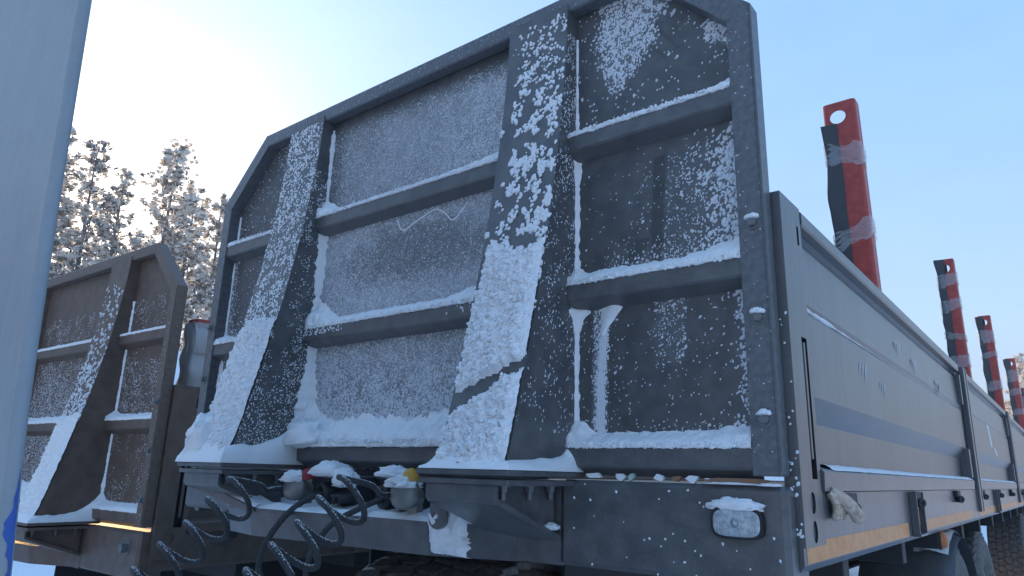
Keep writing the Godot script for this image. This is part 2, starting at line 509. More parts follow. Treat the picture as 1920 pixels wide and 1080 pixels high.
# ------------------------------------------------------------------ trailers
# x runs across (right post outside at 1.25), y is measured from the bed's lower edge, z = 0 is the headboard's front
func build_trailer(where: Vector3, turn: float, base_y: float, paint: Material, rimed: Material, side_mat: Material, main: bool) -> Dictionary:
	var root := thing("flatbed_trailer", Vector3(where.x, base_y, where.z), turn)
	var up := Vector3(0, where.y - base_y, 0)
	var part := func(called: String, st: SurfaceTool, mat: Material) -> MeshInstance3D:
		var o := obj(called, st, mat, root)
		o.position = up
		return o
	var st: SurfaceTool
	var xy := func(u: float, v: float, w: float) -> Vector3: return Vector3(u, v, w)
	# --- headboard: sheet, then its frame as pieces of it
	st = mb()
	var outline := pv([-1.24, 0.20, 1.24, 0.20, 1.24, 1.352, 0.955, 1.625, -0.955, 1.625, -1.24, 1.352])
	var idx := Geometry2D.triangulate_polygon(outline)
	for zz in [-0.052, -0.058]:
		for i in idx:
			st.set_uv(Vector2((outline[i].x + 1.25) / 2.5, 1.0 - (outline[i].y - 0.18) / 1.46))
			st.add_vertex(Vector3(outline[i].x, outline[i].y, zz))
	var hb: MeshInstance3D = part.call("headboard", st, M.sheet if main else paint)
	for s in [-1.0, 1.0]:
		st = mb()
		var fl := func(u: float, v: float, w: float) -> Vector3: return Vector3(s * u, v, w)
		prism(st, pv([1.186, 0.183, 1.246, 0.183, 1.25, 0.188, 1.25, 1.358, 1.186, 1.33]), fl, -0.050, -0.002)
		# rounded front corner of the post
		prism(st, pv([1.188, 0.186, 1.243, 0.186, 1.243, 1.355, 1.188, 1.328]), fl, -0.002, 0.001)
		obj("post", st, rimed, hb)
		st = mb()
		prism(st, pv([1.186, 1.3303, 1.25, 1.3583, 0.962, 1.636, 0.94, 1.578]), fl, -0.051, -0.001)
		obj("chamfer_bar", st, rimed, hb)
	st = mb()
	box(st, Vector3(-0.96, 1.577, -0.050), Vector3(0.96, 1.637, 0.0), 0.005)
	obj("top_bar", st, rimed, hb)
	for y in [1.084, 0.629, 0.185]:
		for b in BAYS:
			st = mb()
			var x0: float = b[0] + (0.002 if b[0] > -1.0 else -0.003)
			var x1: float = b[1] - (0.002 if b[1] < 1.0 else -0.003)
			var zy := func(u: float, v: float, w: float) -> Vector3: return Vector3(w, y + v, u)
			prism(st, pv([-0.0515, 0.062, -0.012, 0.064, -0.006, 0.061, -0.004, 0.056, -0.004, 0.016, -0.008, 0.010, -0.0515, -0.010]), zy, x0, x1)
			obj("rail", st, paint, hb)
	# braces: U channels standing out more and more towards the foot
	for bx in [[-0.76, -0.53], [0.46, 0.69]]:
		st = mb()
		var n := 40
		var t := 0.006
		for i in n:
			var ya := lerpf(1.60, 0.186, float(i) / n); var yb := lerpf(1.60, 0.186, float(i + 1) / n)
			var za := brace_z(ya); var zb := brace_z(yb)
			quad(st, Vector3(bx[0], ya, za), Vector3(bx[1], ya, za), Vector3(bx[1], yb, zb), Vector3(bx[0], yb, zb))
			quad(st, Vector3(bx[0], ya, za - t), Vector3(bx[1], ya, za - t), Vector3(bx[1], yb, zb - t), Vector3(bx[0], yb, zb - t))
		obj("brace", st, paint, hb)
		for k in 2:
			var xo: float = bx[k] - (0.0 if k == 0 else 0.006)
			st = mb()
			var poly := PackedVector2Array()
			for i in n + 1:
				var ya := lerpf(1.60, 0.186, float(i) / n)
				poly.append(Vector2(brace_z(ya) - 0.0005 - (0.0 if i < n else 0.0), ya))
			poly.append(Vector2(-0.0515, 0.186)); poly.append(Vector2(-0.0515, 1.60))
			var zyx := func(u: float, v: float, w: float) -> Vector3: return Vector3(w, v, u)
			prism(st, poly, zyx, xo + 0.0005, xo + 0.0055)
			obj("brace_web", st, paint, hb)
		# the two foot flanges, one above the other with a slit between
		st = mb()
		box(st, Vector3(bx[0] - 0.035, 0.168, -0.045), Vector3(bx[1] + 0.035, 0.182, 0.285), 0.002)
		obj("foot_flange", st, paint, hb)
		st = mb()
		box(st, Vector3(bx[0] - 0.030, 0.146, -0.045), Vector3(bx[1] + 0.030, 0.160, 0.278), 0.002)
		obj("foot_flange", st, paint, hb)
	# bolts in the posts
	for s in [-1.0, 1.0]:
		for y in [0.765, 0.535, 0.305]:
			obj("bolt", hexbolt(Vector3(s * 1.222, y, 0.001), Vector3.BACK, 0.0115, 0.016), M.bolt, hb)
	# --- front beam under the headboard
	st = mb()
	box(st, Vector3(-1.25, 0.0, -0.13), Vector3(-0.62, 0.163, 0.0), 0.012)
	box(st, Vector3(0.675, -0.048, -0.13), Vector3(1.255, 0.163, 0.0), 0.012)
	prism(st, pv([-0.62, -0.050, 0.675, -0.050, 0.675, 0.16, 0.56, 0.16, 0.55, 0.02, 0.20, 0.03, -0.62, 0.05]), xy, -0.13, -0.004)
	var beam: MeshInstance3D = part.call("front_beam", st, paint)
	# recess wall and shelf between the brackets
	st = mb()
	box(st, Vector3(-0.618, 0.055, -0.13), Vector3(0.548, 0.178, -0.115), 0.002)
	obj("recess_wall", st, paint, beam)
	st = mb()
	var plan := func(u: float, v: float, w: float) -> Vector3: return Vector3(u, w, v)
	prism(st, pv([-0.78, -0.115, 0.54, -0.115, 0.54, 0.0, 0.29, 0.10, -0.50, 0.16, -0.70, 0.12]), plan, 0.024, 0.034)
	obj("shelf", st, paint, beam)
	st = mb()
	var fr := [Vector2(0.54, 0.0), Vector2(0.29, 0.10), Vector2(-0.50, 0.16), Vector2(-0.70, 0.12)]
	for i in 3:
		var p: Vector2 = fr[i]; var q: Vector2 = fr[i + 1]
		quad(st, Vector3(p.x, 0.036, p.y), Vector3(q.x, 0.036, q.y), Vector3(q.x, -0.055, q.y - 0.02), Vector3(p.x, -0.055, p.y - 0.02))
		quad(st, Vector3(p.x, 0.036, p.y - 0.006), Vector3(q.x, 0.036, q.y - 0.006), Vector3(q.x, -0.055, q.y - 0.026), Vector3(p.x, -0.055, p.y - 0.026))
	obj("shelf_apron", st, paint, beam)
	# wedge brackets under the feet
	for bx in [[-0.76, -0.53], [0.45, 0.68]]:
		var zyx2 := func(u: float, v: float, w: float) -> Vector3: return Vector3(w, v, u)
		st = mb()
		prism(st, pv([0.004, 0.010, 0.262, 0.102, 0.270, 0.112, 0.270, 0.145, 0.262, 0.145, 0.262, 0.116, 0.004, 0.022]), zyx2, bx[0], bx[1])
		var br := obj("bracket", st, paint, beam)
		for k in 2:
			st = mb()
			prism(st, pv([0.004, 0.0225, 0.2615, 0.116, 0.2615, 0.145, 0.004, 0.145]), zyx2, (bx[0] + 0.012 if k == 0 else bx[1] - 0.03), (bx[0] + 0.020 if k == 0 else bx[1] - 0.022))
			obj("bracket_web", st, paint, beam)
		for z in [0.235, 0.13, 0.04]:
			st = hexbolt(Vector3(bx[1] - 0.008, 0.1455, z), Vector3.DOWN, 0.0115, 0.016)
			lathe(st, [[0.007, 0.016], [0.007, 0.034], [0.0, 0.034]], facing(Vector3(bx[1] - 0.008, 0.1455, z), Vector3.DOWN), 10)
			obj("bolt", st, M.bolt if main else paint, beam)
	# --- corner posts with slot and two oval holes
	for s in [1.0, -1.0]:
		var post := CSGBox3D.new()
		post.name = "corner_post"
		post.size = Vector3(0.036, 0.82, 0.155)
		post.position = up + Vector3(s * 1.253, 0.446, -0.134)
		post.material = side_mat
		root.add_child(post, true)
		var cut := func(c: Vector3, sz: Vector3, oval: bool) -> void:
			var k: CSGShape3D
			if oval:
				var cy := CSGCylinder3D.new()
				cy.radius = 0.5; cy.height = 1.0; cy.sides = 20
				cy.basis = Basis(Vector3.BACK, PI / 2) 
				k = cy
				k.scale = Vector3(sz.y, sz.x, sz.z)
			else:
				var bb := CSGBox3D.new()
				bb.size = sz
				k = bb
			k.operation = CSGShape3D.OPERATION_SUBTRACTION
			k.material = M.black
			k.position = c
			post.add_child(k, true)
		cut.call(Vector3(s * 0.018, 0.128 - 0.446, 0.0), Vector3(0.06, 0.048, 0.036), true)
		cut.call(Vector3(s * 0.018, 0.066 - 0.446, 0.0), Vector3(0.06, 0.048, 0.036), true)
		cut.call(Vector3(s * 0.018, 0.345 - 0.446, -0.030), Vector3(0.05, 0.33, 0.042), false)
		cut.call(Vector3(s * 0.018, 0.775 - 0.446, -0.048), Vector3(0.02, 0.05, 0.016), false)
		st = mb()
		box(st, Vector3(minf(s * 1.263, s * 1.269), 0.225, -0.176), Vector3(maxf(s * 1.263, s * 1.269), 0.50, -0.163), 0.001)
		part.call("latch_bar", st, side_mat)
	# --- side frame: web, rolled lower lip, tape, pockets, drop sides
	var nb := 4 if main else 2
	var L := 3.26
	var zend := -0.30 - nb * L - 0.1
	for s in [1.0, -1.0]:
		if s < 0.0 and not main: continue
		var sx := func(u: float, v: float, w: float) -> Vector3: return Vector3(s * u, v, w)
		st = mb()
		prism(st, pv([1.246, 0.148, 1.256, 0.148, 1.256, 0.006, 1.250, -0.004, 1.225, -0.006, 1.225, -0.018, 1.254, -0.016, 1.266, 0.000, 1.266, 0.150, 1.246, 0.160]), sx, -0.055, zend)
		var fr2: MeshInstance3D = part.call("side_frame", st, side_mat)
		if s < 0.0: continue
		# reflective tape on the web
		var z0 := -0.075
		for k in (nb * 2 if main else 0):
			var z1 := z0 - (1.16 if k % 2 == 0 else 1.55)
			st = mb()
			box(st, Vector3(1.2662, 0.0025 if k == 0 else 0.006, z1), Vector3(1.2668, 0.046, z0), 0.0)
			obj("reflective_tape", st, M.orange, fr2)
			z0 = z1 - (0.27 if k % 2 == 0 else 0.28)
		# stake pockets: a narrow frame standing out, open inside
		for k in nb:
			for o in [[-1.37, 1], [-2.9, 0]]:
				if o[1] == 0: continue
				var zc: float = o[0] - k * L * 0.93
				st = mb()
				box(st, Vector3(1.2665, 0.006, zc - 0.075), Vector3(1.290, 0.146, zc - 0.067), 0.001)
				box(st, Vector3(1.2665, 0.006, zc + 0.067), Vector3(1.290, 0.146, zc + 0.075), 0.001)
				box(st, Vector3(1.2665, -0.002, zc - 0.075), Vector3(1.292, 0.0055, zc + 0.075), 0.001)
				var pk := obj("stake_pocket", st, side_mat, fr2)
				st = mb()
				box(st, Vector3(1.2675, 0.03, zc - 0.066), Vector3(1.272, 0.146, zc + 0.0), 0.001)
				obj("pocket_liner", st, M.wood, fr2)
		for k in nb:
			var za := -0.218 - k * L
			var zb := -0.305 - k * L - L + 0.36
			# board sheet with its folds
			st = mb()
			var outl := [1.256, 0.15, 1.276, 0.153, 1.278, 0.197, 1.272, 0.203, 1.226, 0.216, 1.226, 0.318, 1.258, 0.378, 1.258, 0.586, 1.250, 0.598, 1.250, 0.606, 1.256, 0.616, 1.250, 0.776, 1.236, 0.796, 1.250, 0.806, 1.270, 0.812, 1.2735, 0.818, 1.2735, 0.848, 1.267, 0.854, 1.214, 0.854, 1.214, 0.15]
			prism(st, pv(outl), sx, za, zb)
			var bd: MeshInstance3D = part.call("sideboard", st, side_mat)
			# end post between boards, with slots, standing out of the sheet
			st = mb()
			box(st, Vector3(1.220, 0.035, zb - 0.31), Vector3(1.250, 0.858, zb - 0.005), 0.003)
			box(st, Vector3(1.2505, 0.030, zb - 0.20), Vector3(1.284, 0.86, zb - 0.14), 0.004)
			box(st, Vector3(1.2505, 0.030, zb - 0.29), Vector3(1.284, 0.86, zb - 0.25), 0.004)
			var mp: MeshInstance3D = part.call("middle_post", st, side_mat)
			st = mb()
			box(st, Vector3(1.2505, 0.10, zb - 0.249), Vector3(1.276, 0.80, zb - 0.201), 0.002)
			obj("latch_rod", st, M.dark, mp)
			# end caps of the board's folds: the dark upright sides towards the viewer
			st = mb()
			box(st, Vector3(1.2385, 0.62, zb - 0.008), Vector3(1.276, 0.79, zb + 0.03), 0.002)
			obj("end_stiffener", st, side_mat, bd)
			st = mb()
			box(st, Vector3(1.2265, 0.215, zb - 0.008), Vector3(1.276, 0.37, zb + 0.045), 0.002)
			obj("end_stiffener", st, side_mat, bd)
			for hz in [0.12, 1.18, 2.25]:
				var hc: float = za - hz - (0.10 if k == 0 and hz < 0.2 else 0.0)
				st = mb()
				box(st, Vector3(1.2665, 0.118, hc - 0.05), Vector3(1.284, 0.1475, hc + 0.05), 0.003)
				lathe(st, [[0.0, -0.022], [0.015, -0.022], [0.017, -0.018], [0.017, 0.014], [0.015, 0.018], [0.006, 0.018], [0.006, 0.014], [0.0, 0.014]], facing(Vector3(1.280, 0.110, hc), Vector3(0.75, -0.1, 0.65)), 16)
				obj("hinge", st, M.dark, bd)
	# --- underneath: long girders, cross beams
	for x in [-0.45, 0.45]:
		st = mb()
		box(st, Vector3(x - 0.07, -0.36, zend), Vector3(x + 0.07, -0.345, -0.35), 0.002)
		box(st, Vector3(x - 0.006, -0.345, zend), Vector3(x + 0.006, -0.05, -0.35), 0.001)
		part.call("girder", st, M.dark)
	for k in int(-zend / 0.8):
		st = mb()
		box(st, Vector3(-1.22, -0.10, -0.6 - k * 0.8), Vector3(1.22, -0.022, -0.54 - k * 0.8), 0.003)
		part.call("cross_beam", st, M.dark)
	st = mb()
	box(st, Vector3(-1.245, 0.10, zend), Vector3(1.245, 0.14, -0.15), 0.002)
	part.call("deck", st, M.wood)
	return {"root": root, "headboard": hb, "beam": beam, "up": up}

func wheel(parent: Node3D, at: Vector3, r: float, w: float, turn: Vector3, lugs := 44) -> void:
	var st := mb(true)
	var xf := Transform3D(Basis.from_euler(turn) * Basis(Vector3.BACK, PI / 2), at)
	var h := w * 0.5
	lathe(st, [[r * 0.58, -h * 0.80], [r * 0.70, -h * 1.0], [r * 0.88, -h * 1.0], [r * 0.95, -h * 0.90], [r * 0.975, -h * 0.70], [r * 0.975, h * 0.70], [r * 0.95, h * 0.90], [r * 0.88, h * 1.0], [r * 0.70, h * 1.0], [r * 0.58, h * 0.80]], xf, 64)
	var ty := obj("tyre", st, M.tyre, parent)
	st = mb()
	for k in lugs:
		var a := TAU * k / lugs
		for j in [-2, -1, 0, 1, 2]:
			var b: float = a + (0.35 if j % 2 else 0.0) * TAU / lugs
			var c: Vector3 = Vector3(cos(b) * r, h * 0.36 * j, sin(b) * r)
			var bs := Basis(Vector3(cos(b), 0, sin(b)), Vector3.UP.rotated(Vector3(cos(b), 0, sin(b)), 0.3 * (1 if j > 0 else -1)), Vector3(-sin(b), 0, cos(b)))
			bs.z = bs.x.cross(bs.y)
			box(st, Vector3(-0.035, -h * 0.15, -PI * r / lugs * 0.78), Vector3(0.0, h * 0.15, PI * r / lugs * 0.78), 0.003, xf * Transform3D(bs, c))
	tag(obj("tread", st, M.tyre, ty), "", "", "", "stuff")
	st = mb(true)
	lathe(st, [[0.0, -h * 0.35], [r * 0.20, -h * 0.35], [r * 0.22, -h * 0.2], [r * 0.50, -h * 0.1], [r * 0.54, -h * 0.78], [r * 0.60, -h * 0.80], [r * 0.60, h * 0.80], [r * 0.54, h * 0.78], [r * 0.5, h * 0.2], [r * 0.22, h * 0.6], [0.0, h * 0.6]], xf, 40)
	obj("rim", st, M.galv, ty)

# red timber stake with a hole near the top, dark film on its left and tape round it
func stake(parent: Node3D, base: Vector3, w: float, d: float, h: float, lean: float, bands: Array, film_from: float, film_to: float, mat: Material, sd: float) -> MeshInstance3D:
	var csg := CSGCombiner3D.new()
	var g := CSGPolygon3D.new()
	var p := PackedVector2Array()
	var r := 0.018
	for q in [[w / 2 - r, d / 2 - r, 0], [-w / 2 + r, d / 2 - r, 1], [-w / 2 + r, -d / 2 + r, 2], [w / 2 - r, -d / 2 + r, 3]]:
		for k in 5:
			var a: float = PI / 2 * (q[2] + k / 4.0)
			p.append(Vector2(q[0] + cos(a) * r, q[1] + sin(a) * r))
	g.polygon = p
	g.depth = h
	g.rotation.x = PI / 2        # extrusion along +y
	g.material = mat
	g.position = Vector3.ZERO
	csg.add_child(g)
	var inner := CSGBox3D.new()          # open channel at the back
	inner.size = Vector3(w - 0.016, h + 0.2, d)
	inner.position = Vector3(0, h * 0.5, -0.009)
	inner.operation = CSGShape3D.OPERATION_SUBTRACTION
	inner.material = mat
	csg.add_child(inner)
	var c := CSGCylinder3D.new()
	c.radius = 0.035; c.height = 0.6; c.sides = 28
	c.rotation.x = PI / 2
	c.operation = CSGShape3D.OPERATION_SUBTRACTION
	c.material = mat
	c.position = Vector3(-0.008, h - 0.075, 0)
	csg.add_child(c)
	csg.name = "stake"
	parent.add_child(csg, true)
	csg.position = base
	csg.rotation.z = lean
	# film: wraps the left part of the front, the left side and back, slack between the bands
	var st := mb(true)
	var f := func(u: float, v: float) -> Vector3:
		var y := lerpf(film_from, film_to, u)
		var slack := 1.0
		for b in bands: slack = minf(slack, absf(y - b[0]) / 0.22)
		slack = sm(0.0, 1.0, slack)
		var o := 0.004 + 0.013 * slack * sin(PI * clampf(v, 0.12, 0.95)) + 0.003 * n3(y, v, sd, 4.0)
		var edge := -0.08 * w + w * 0.05 * n3(y, sd, 0, 3.0)
		var k := v * 3.0
		if k < 1.0: return Vector3(lerpf(edge, -w / 2 - o, k), y, d / 2 + o * (0.35 + 0.65 * k))
		if k < 2.0: return Vector3(-w / 2 - o * (1.0 + 0.5 * sin((k - 1) * PI)), y, lerpf(d / 2 + o, -d / 2 - o, k - 1.0))
		return Vector3(lerpf(-w / 2 - o, 0.0, k - 2.0), y, -d / 2 - o)
	grid(st, 60, 18, f)
	var fm := obj("protective_film", st, M.film, parent)
	fm.position = base
	fm.rotation.z = lean
	for b in bands:
		st = mb(true)
		var fb := func(u: float, v: float) -> Vector3:
			var a := u * TAU
			var o := 0.006 + 0.003 * n3(cos(a) + sd, sin(a), v * 0.5 + b[0] * 3.0, 1.5) + 0.0024 * sin(v * 30.0 + a * 1.5 + 5.0 * n3(cos(a), sd, v, 1.2))
			var ca := cos(a); var sa := sin(a)
			var k := 1.0 / pow(pow(absf(ca), 6.0) + pow(absf(sa), 6.0), 1.0 / 6.0)
			var y: float = b[0] + (v - 0.5) * b[1] * (1.0 + 0.5 * n3(ca + sd, sa, 2.0, 2.0)) + b[2] * ca * 0.8 + 0.010 * n3(ca, sa, v * 0.6 + sd, 1.6)
			return Vector3(ca * k * (w / 2 + o) - (0.008 if ca < 0 else 0.0), y, sa * k * (d / 2 + o))
		grid(st, 56, 22, fb)
		var tb := obj("tape_band", st, M.tape, parent)
		tb.position = base
		tb.rotation.z = lean
	return fm

# ------------------------------------------------------------------ pines
func pine(at: Vector3, h: float, spread: float, sd: int, label: String, lean := 0.0, from := 0.30) -> void:
	var r := RandomNumberGenerator.new()
	r.seed = sd
	var root := thing("pine_tree", at)
	tag(root, label, "tree", "snowy pines behind the trailers")
	var st := mb(true)
	var pts := []; var rad := []
	for i in 11:
		var t := i / 10.0
		pts.append(Vector3(lean * h * t * t + 0.12 * sin(t * 7.0 + sd), h * t, 0.12 * cos(t * 6.0 + sd)))
		rad.append(lerpf(h * 0.011 + 0.06, 0.02, t))
	tube(st, pts, rad, 9)
	obj("trunk", st, M.bark, root)
	var limbs := mb(true)
	var crown := mb()
	var dark_a := Color(0.10, 0.088, 0.038); var dark_b := Color(0.20, 0.155, 0.070)
	var snow_c := Color(0.82, 0.84, 0.87)
	var nb := int(h * 6.0)
	for k in nb:
		var t := lerpf(from, 0.995, pow((k + r.randf()) / nb, 0.9))
		var i := mini(int(t * 10.0), 9)
		var base: Vector3 = pts[i].lerp(pts[i + 1], t * 10.0 - i)
		var shape := pow(maxf(0.0, 1.0 - t), 0.62) * (0.55 + 0.45 * sm(from, from + 0.2, t))
		var len := spread * 1.12 * shape * r.randf_range(0.5, 1.15) + 0.30
		var az := r.randf() * TAU
		var rise := lerpf(0.12, 0.85, t) + r.randf_range(-0.2, 0.2)
		var dir := Vector3(cos(az), rise, sin(az)).normalized()
		var bp := []; var br := []
		for j in 5:
			var q := j / 4.0
			bp.append(base + dir * len * q + Vector3(0, -0.14 * len * q * (1.0 - t) + 0.10 * len * q * q, 0))
			br.append(lerpf(0.035 * (1.2 - t), 0.006, q))
		tube(limbs, bp, br, 4, false)
		var tufts := int(3 + len * 5.2)
		for j in tufts:
			var q := r.randf_range(0.30, 1.0)
			var s := mini(int(q * 4.0), 3)
			var c: Vector3 = bp[s].lerp(bp[s + 1], q * 4.0 - s) + Vector3(r.randf_range(-1, 1), r.randf_range(-0.5, 0.8), r.randf_range(-1, 1)) * 0.22 * (0.5 + len * 0.4)
			var td := (dir * 0.7 + Vector3(r.randf_range(-0.7, 0.7), r.randf_range(0.0, 0.8), r.randf_range(-0.7, 0.7))).normalized()
			var ts := r.randf_range(0.16, 0.38)
			var snowy := r.randf()
			for m in 9:
				var nd := (td + Vector3(r.randf_range(-1, 1), r.randf_range(-1, 1), r.randf_range(-1, 1)) * 0.75).normalized()
				var sv := nd.cross(Vector3(r.randf_range(-1, 1), r.randf_range(-1, 1), r.randf_range(-1, 1))).normalized() * ts * 0.11
				var col := dark_a.lerp(dark_b, r.randf())
				if nd.y > 0.35 and snowy > 0.25: col = snow_c
				crown.set_color(col)
				var b0 := c + nd * ts * 0.05
				quad(crown, b0 - sv * 0.5, b0 + nd * ts * 0.6 - sv, b0 + nd * ts, b0 + nd * ts * 0.6 + sv)
			if snowy > 0.30:
				# pad of snow lying on the tuft
				crown.set_color(snow_c)
				var pr := ts * r.randf_range(0.35, 0.75)
				var top := c + Vector3(0, ts * 0.45, 0) + td * ts * 0.4
				var ring := []
				for m in 5:
					var a := TAU * m / 5.0 + r.randf() * 0.6
					ring.append(top + Vector3(cos(a) * pr * r.randf_range(0.7, 1.2), -pr * 0.45 * r.randf_range(0.6, 1.3), sin(a) * pr * r.randf_range(0.7, 1.2)) + td * 0.0)
				for m in 5: tri(crown, top, ring[m], ring[(m + 1) % 5])
	obj("limbs", limbs, M.bark, root)
	obj("crown", crown, M.needle, root)

# coiled hose: centre line of a helix, then its lead to the coupling
func coil_points(c0: Vector3, step: Vector3, r: float, turns: float, lead: Array, phase := 0.0) -> Array:
	var ax := step.normalized()
	var e1 := (Vector3.UP - ax * ax.y).normalized()
	var e2 := e1.cross(ax)
	var out := []
	for p in lead: out.append(p)
	var n := int(turns * 30)
	for i in n + 1:
		var t := float(i) / 30.0
		var a := t * TAU + phase
		out.append(c0 + step * t + (e1 * cos(a) + e2 * sin(a)) * r * (1.0 + 0.06 * sin(t * 2.3)))
	return out

func spline(p: Array, n := 8) -> Array:
	var cv := Curve3D.new()
	for i in p.size():
		var tan: Vector3 = (p[mini(i + 1, p.size() - 1)] - p[maxi(i - 1, 0)]) / 6.0
		cv.add_point(p[i], -tan, tan)
	cv.bake_interval = 0.012
	return Array(cv.get_baked_points())

# ------------------------------------------------------------------ scene
func _ready() -> void:
	rng.seed = 20231
	noise.seed = 7; noise.frequency = 1.0; noise.fractal_octaves = 2
	fine.seed = 3; fine.frequency = 1.0
	# camera
	var cam := Camera3D.new()
	cam.name = "camera"
	cam.fov = 44.75
	cam.near = 0.05
	cam.far = 900.0
	cam.position = Vector3(1.7534, 0.1776, 1.5777)
	cam.basis = Basis(Vector3.UP, 0.67336) * Basis(Vector3.RIGHT, 0.25701) * Basis(Vector3.BACK, 0.027435)
	add_child(cam)
	cam.current = true
	# sky: clear winter air, a wide pale glow round the low sun
	var sun_dir := Vector3(-0.905, 0.290, -0.312).normalized()
	var im := Image.create(512, 256, false, Image.FORMAT_RGBF)
	for y in 256:
		var th := (y + 0.5) / 256.0 * PI
		for x in 512:
			var ph := (x + 0.5) / 512.0 * TAU      # column 0 looks along -z
			var d := Vector3(sin(th) * sin(ph), cos(th), -sin(th) * cos(ph))
			var e := maxf(d.y, 0.0)
			var t := pow(1.0 - e, 2.6)
			var c := Vector3(0.138, 0.330, 0.66).lerp(Vector3(0.415, 0.625, 0.80), t)
			var ang := acos(clampf(d.dot(sun_dir), -1.0, 1.0))
			c += Vector3(1.0, 0.88, 0.68) * (0.95 * exp(-ang / 0.30)) + Vector3(1.0, 0.86, 0.62) * 1.5 * exp(-ang / 0.08)
			c *= 1.0 + 0.05 * noise.get_noise_3d(d.x * 2.2, d.y * 9.0, d.z * 2.2) + 0.03 * noise.get_noise_3d(d.x * 7.0, d.y * 24.0, d.z * 7.0)
			if d.y < 0.0: c = c.lerp(Vector3(0.45, 0.56, 0.70), sm(0.0, 0.12, -d.y))
			im.set_pixel(x, y, Color(c.x, c.y, c.z))
	var pan := PanoramaSkyMaterial.new()
	pan.panorama = ImageTexture.create_from_image(im)
	var sky := Sky.new()
	sky.sky_material = pan
	var env := Environment.new()
	env.background_mode = Environment.BG_SKY
	env.sky = sky
	env.tonemap_mode = Environment.TONE_MAPPER_LINEAR
	env.tonemap_exposure = 1.72
	env.fog_enabled = true
	env.fog_density = 0.0045
	env.fog_light_color = Color(0.86, 0.90, 0.96)
	env.sdfgi_enabled = true
	env.ssao_enabled = true
	env.ssil_enabled = true
	var we := WorldEnvironment.new()
	we.environment = env
	add_child(we)
	var sun := DirectionalLight3D.new()
	sun.name = "sun"
	sun.light_energy = 1.6
	sun.light_color = Color(1.0, 0.80, 0.52)
	sun.light_angular_distance = 0.5
	sun.shadow_enabled = true
	add_child(sun)
	sun.look_at_from_position(sun_dir * 50.0, Vector3.ZERO)
	make_materials()
	lump_a = lump_mesh(1, 0.8)
	lump_b = lump_mesh(2, 0.6)
	build_ground()
	var a := build_trailer(Vector3.ZERO, 0.0, GROUND, M.paint, M.paint_rime, M.side, true)
	tag(a.root, "grey flatbed trailer with snowy headboard and red stakes along its side", "trailer", "parked flatbed trailers")
	var b := build_trailer(Vector3(-2.976, -0.304, -0.03), 0.0245, -1.40, M.brown, M.brown_rime, M.brown, false)
	tag(b.root, "brown flatbed trailer parked lower at the left of the grey one", "trailer", "parked flatbed trailers")
	finish_main(a)
	finish_brown(b)
	build_fittings(a)
	snow_on_main(a)
	snow_on_brown(b)
	build_trees()

func build_ground() -> void:
	var st := mb(true)
	var f := func(u: float, v: float) -> Vector3:
		var a := u * 2.0 - 1.0; var b := v * 2.0 - 1.0
		var x := signf(a) * pow(absf(a), 3.0) * 400.0; var z := signf(b) * pow(absf(b), 3.0) * 400.0
		var y := GROUND + 0.05 * n3(x, 0, z, 0.6) - 0.27 * sm(-1.0, -3.0, x)
		return Vector3(x, y, z)
	grid(st, 160, 160, f)
	tag(obj("snowy_ground", st, M.ground), "", "", "", "structure")
	# ploughed snow bank along the edge of the wood
	st = mb(true)
	var g := func(u: float, v: float) -> Vector3:
		var s := (u - 0.5) * 60.0
		var w := (v - 0.5) * 9.0
		var o := Vector3(-17.0, -1.45, -7.0) + Vector3(-0.45, 0, 0.89).normalized() * s + Vector3(-0.89, 0, -0.45) * w
		o.y += pow(cos((v - 0.5) * PI), 1.2) * (4.2 + 0.9 * n3(s, 0, w, 0.12) + 0.5 * n3(s, 4, w, 0.5))
		return o
	grid(st, 160, 30, g)
	tag(obj("snow_bank", st, M.ground), "", "", "", "structure")

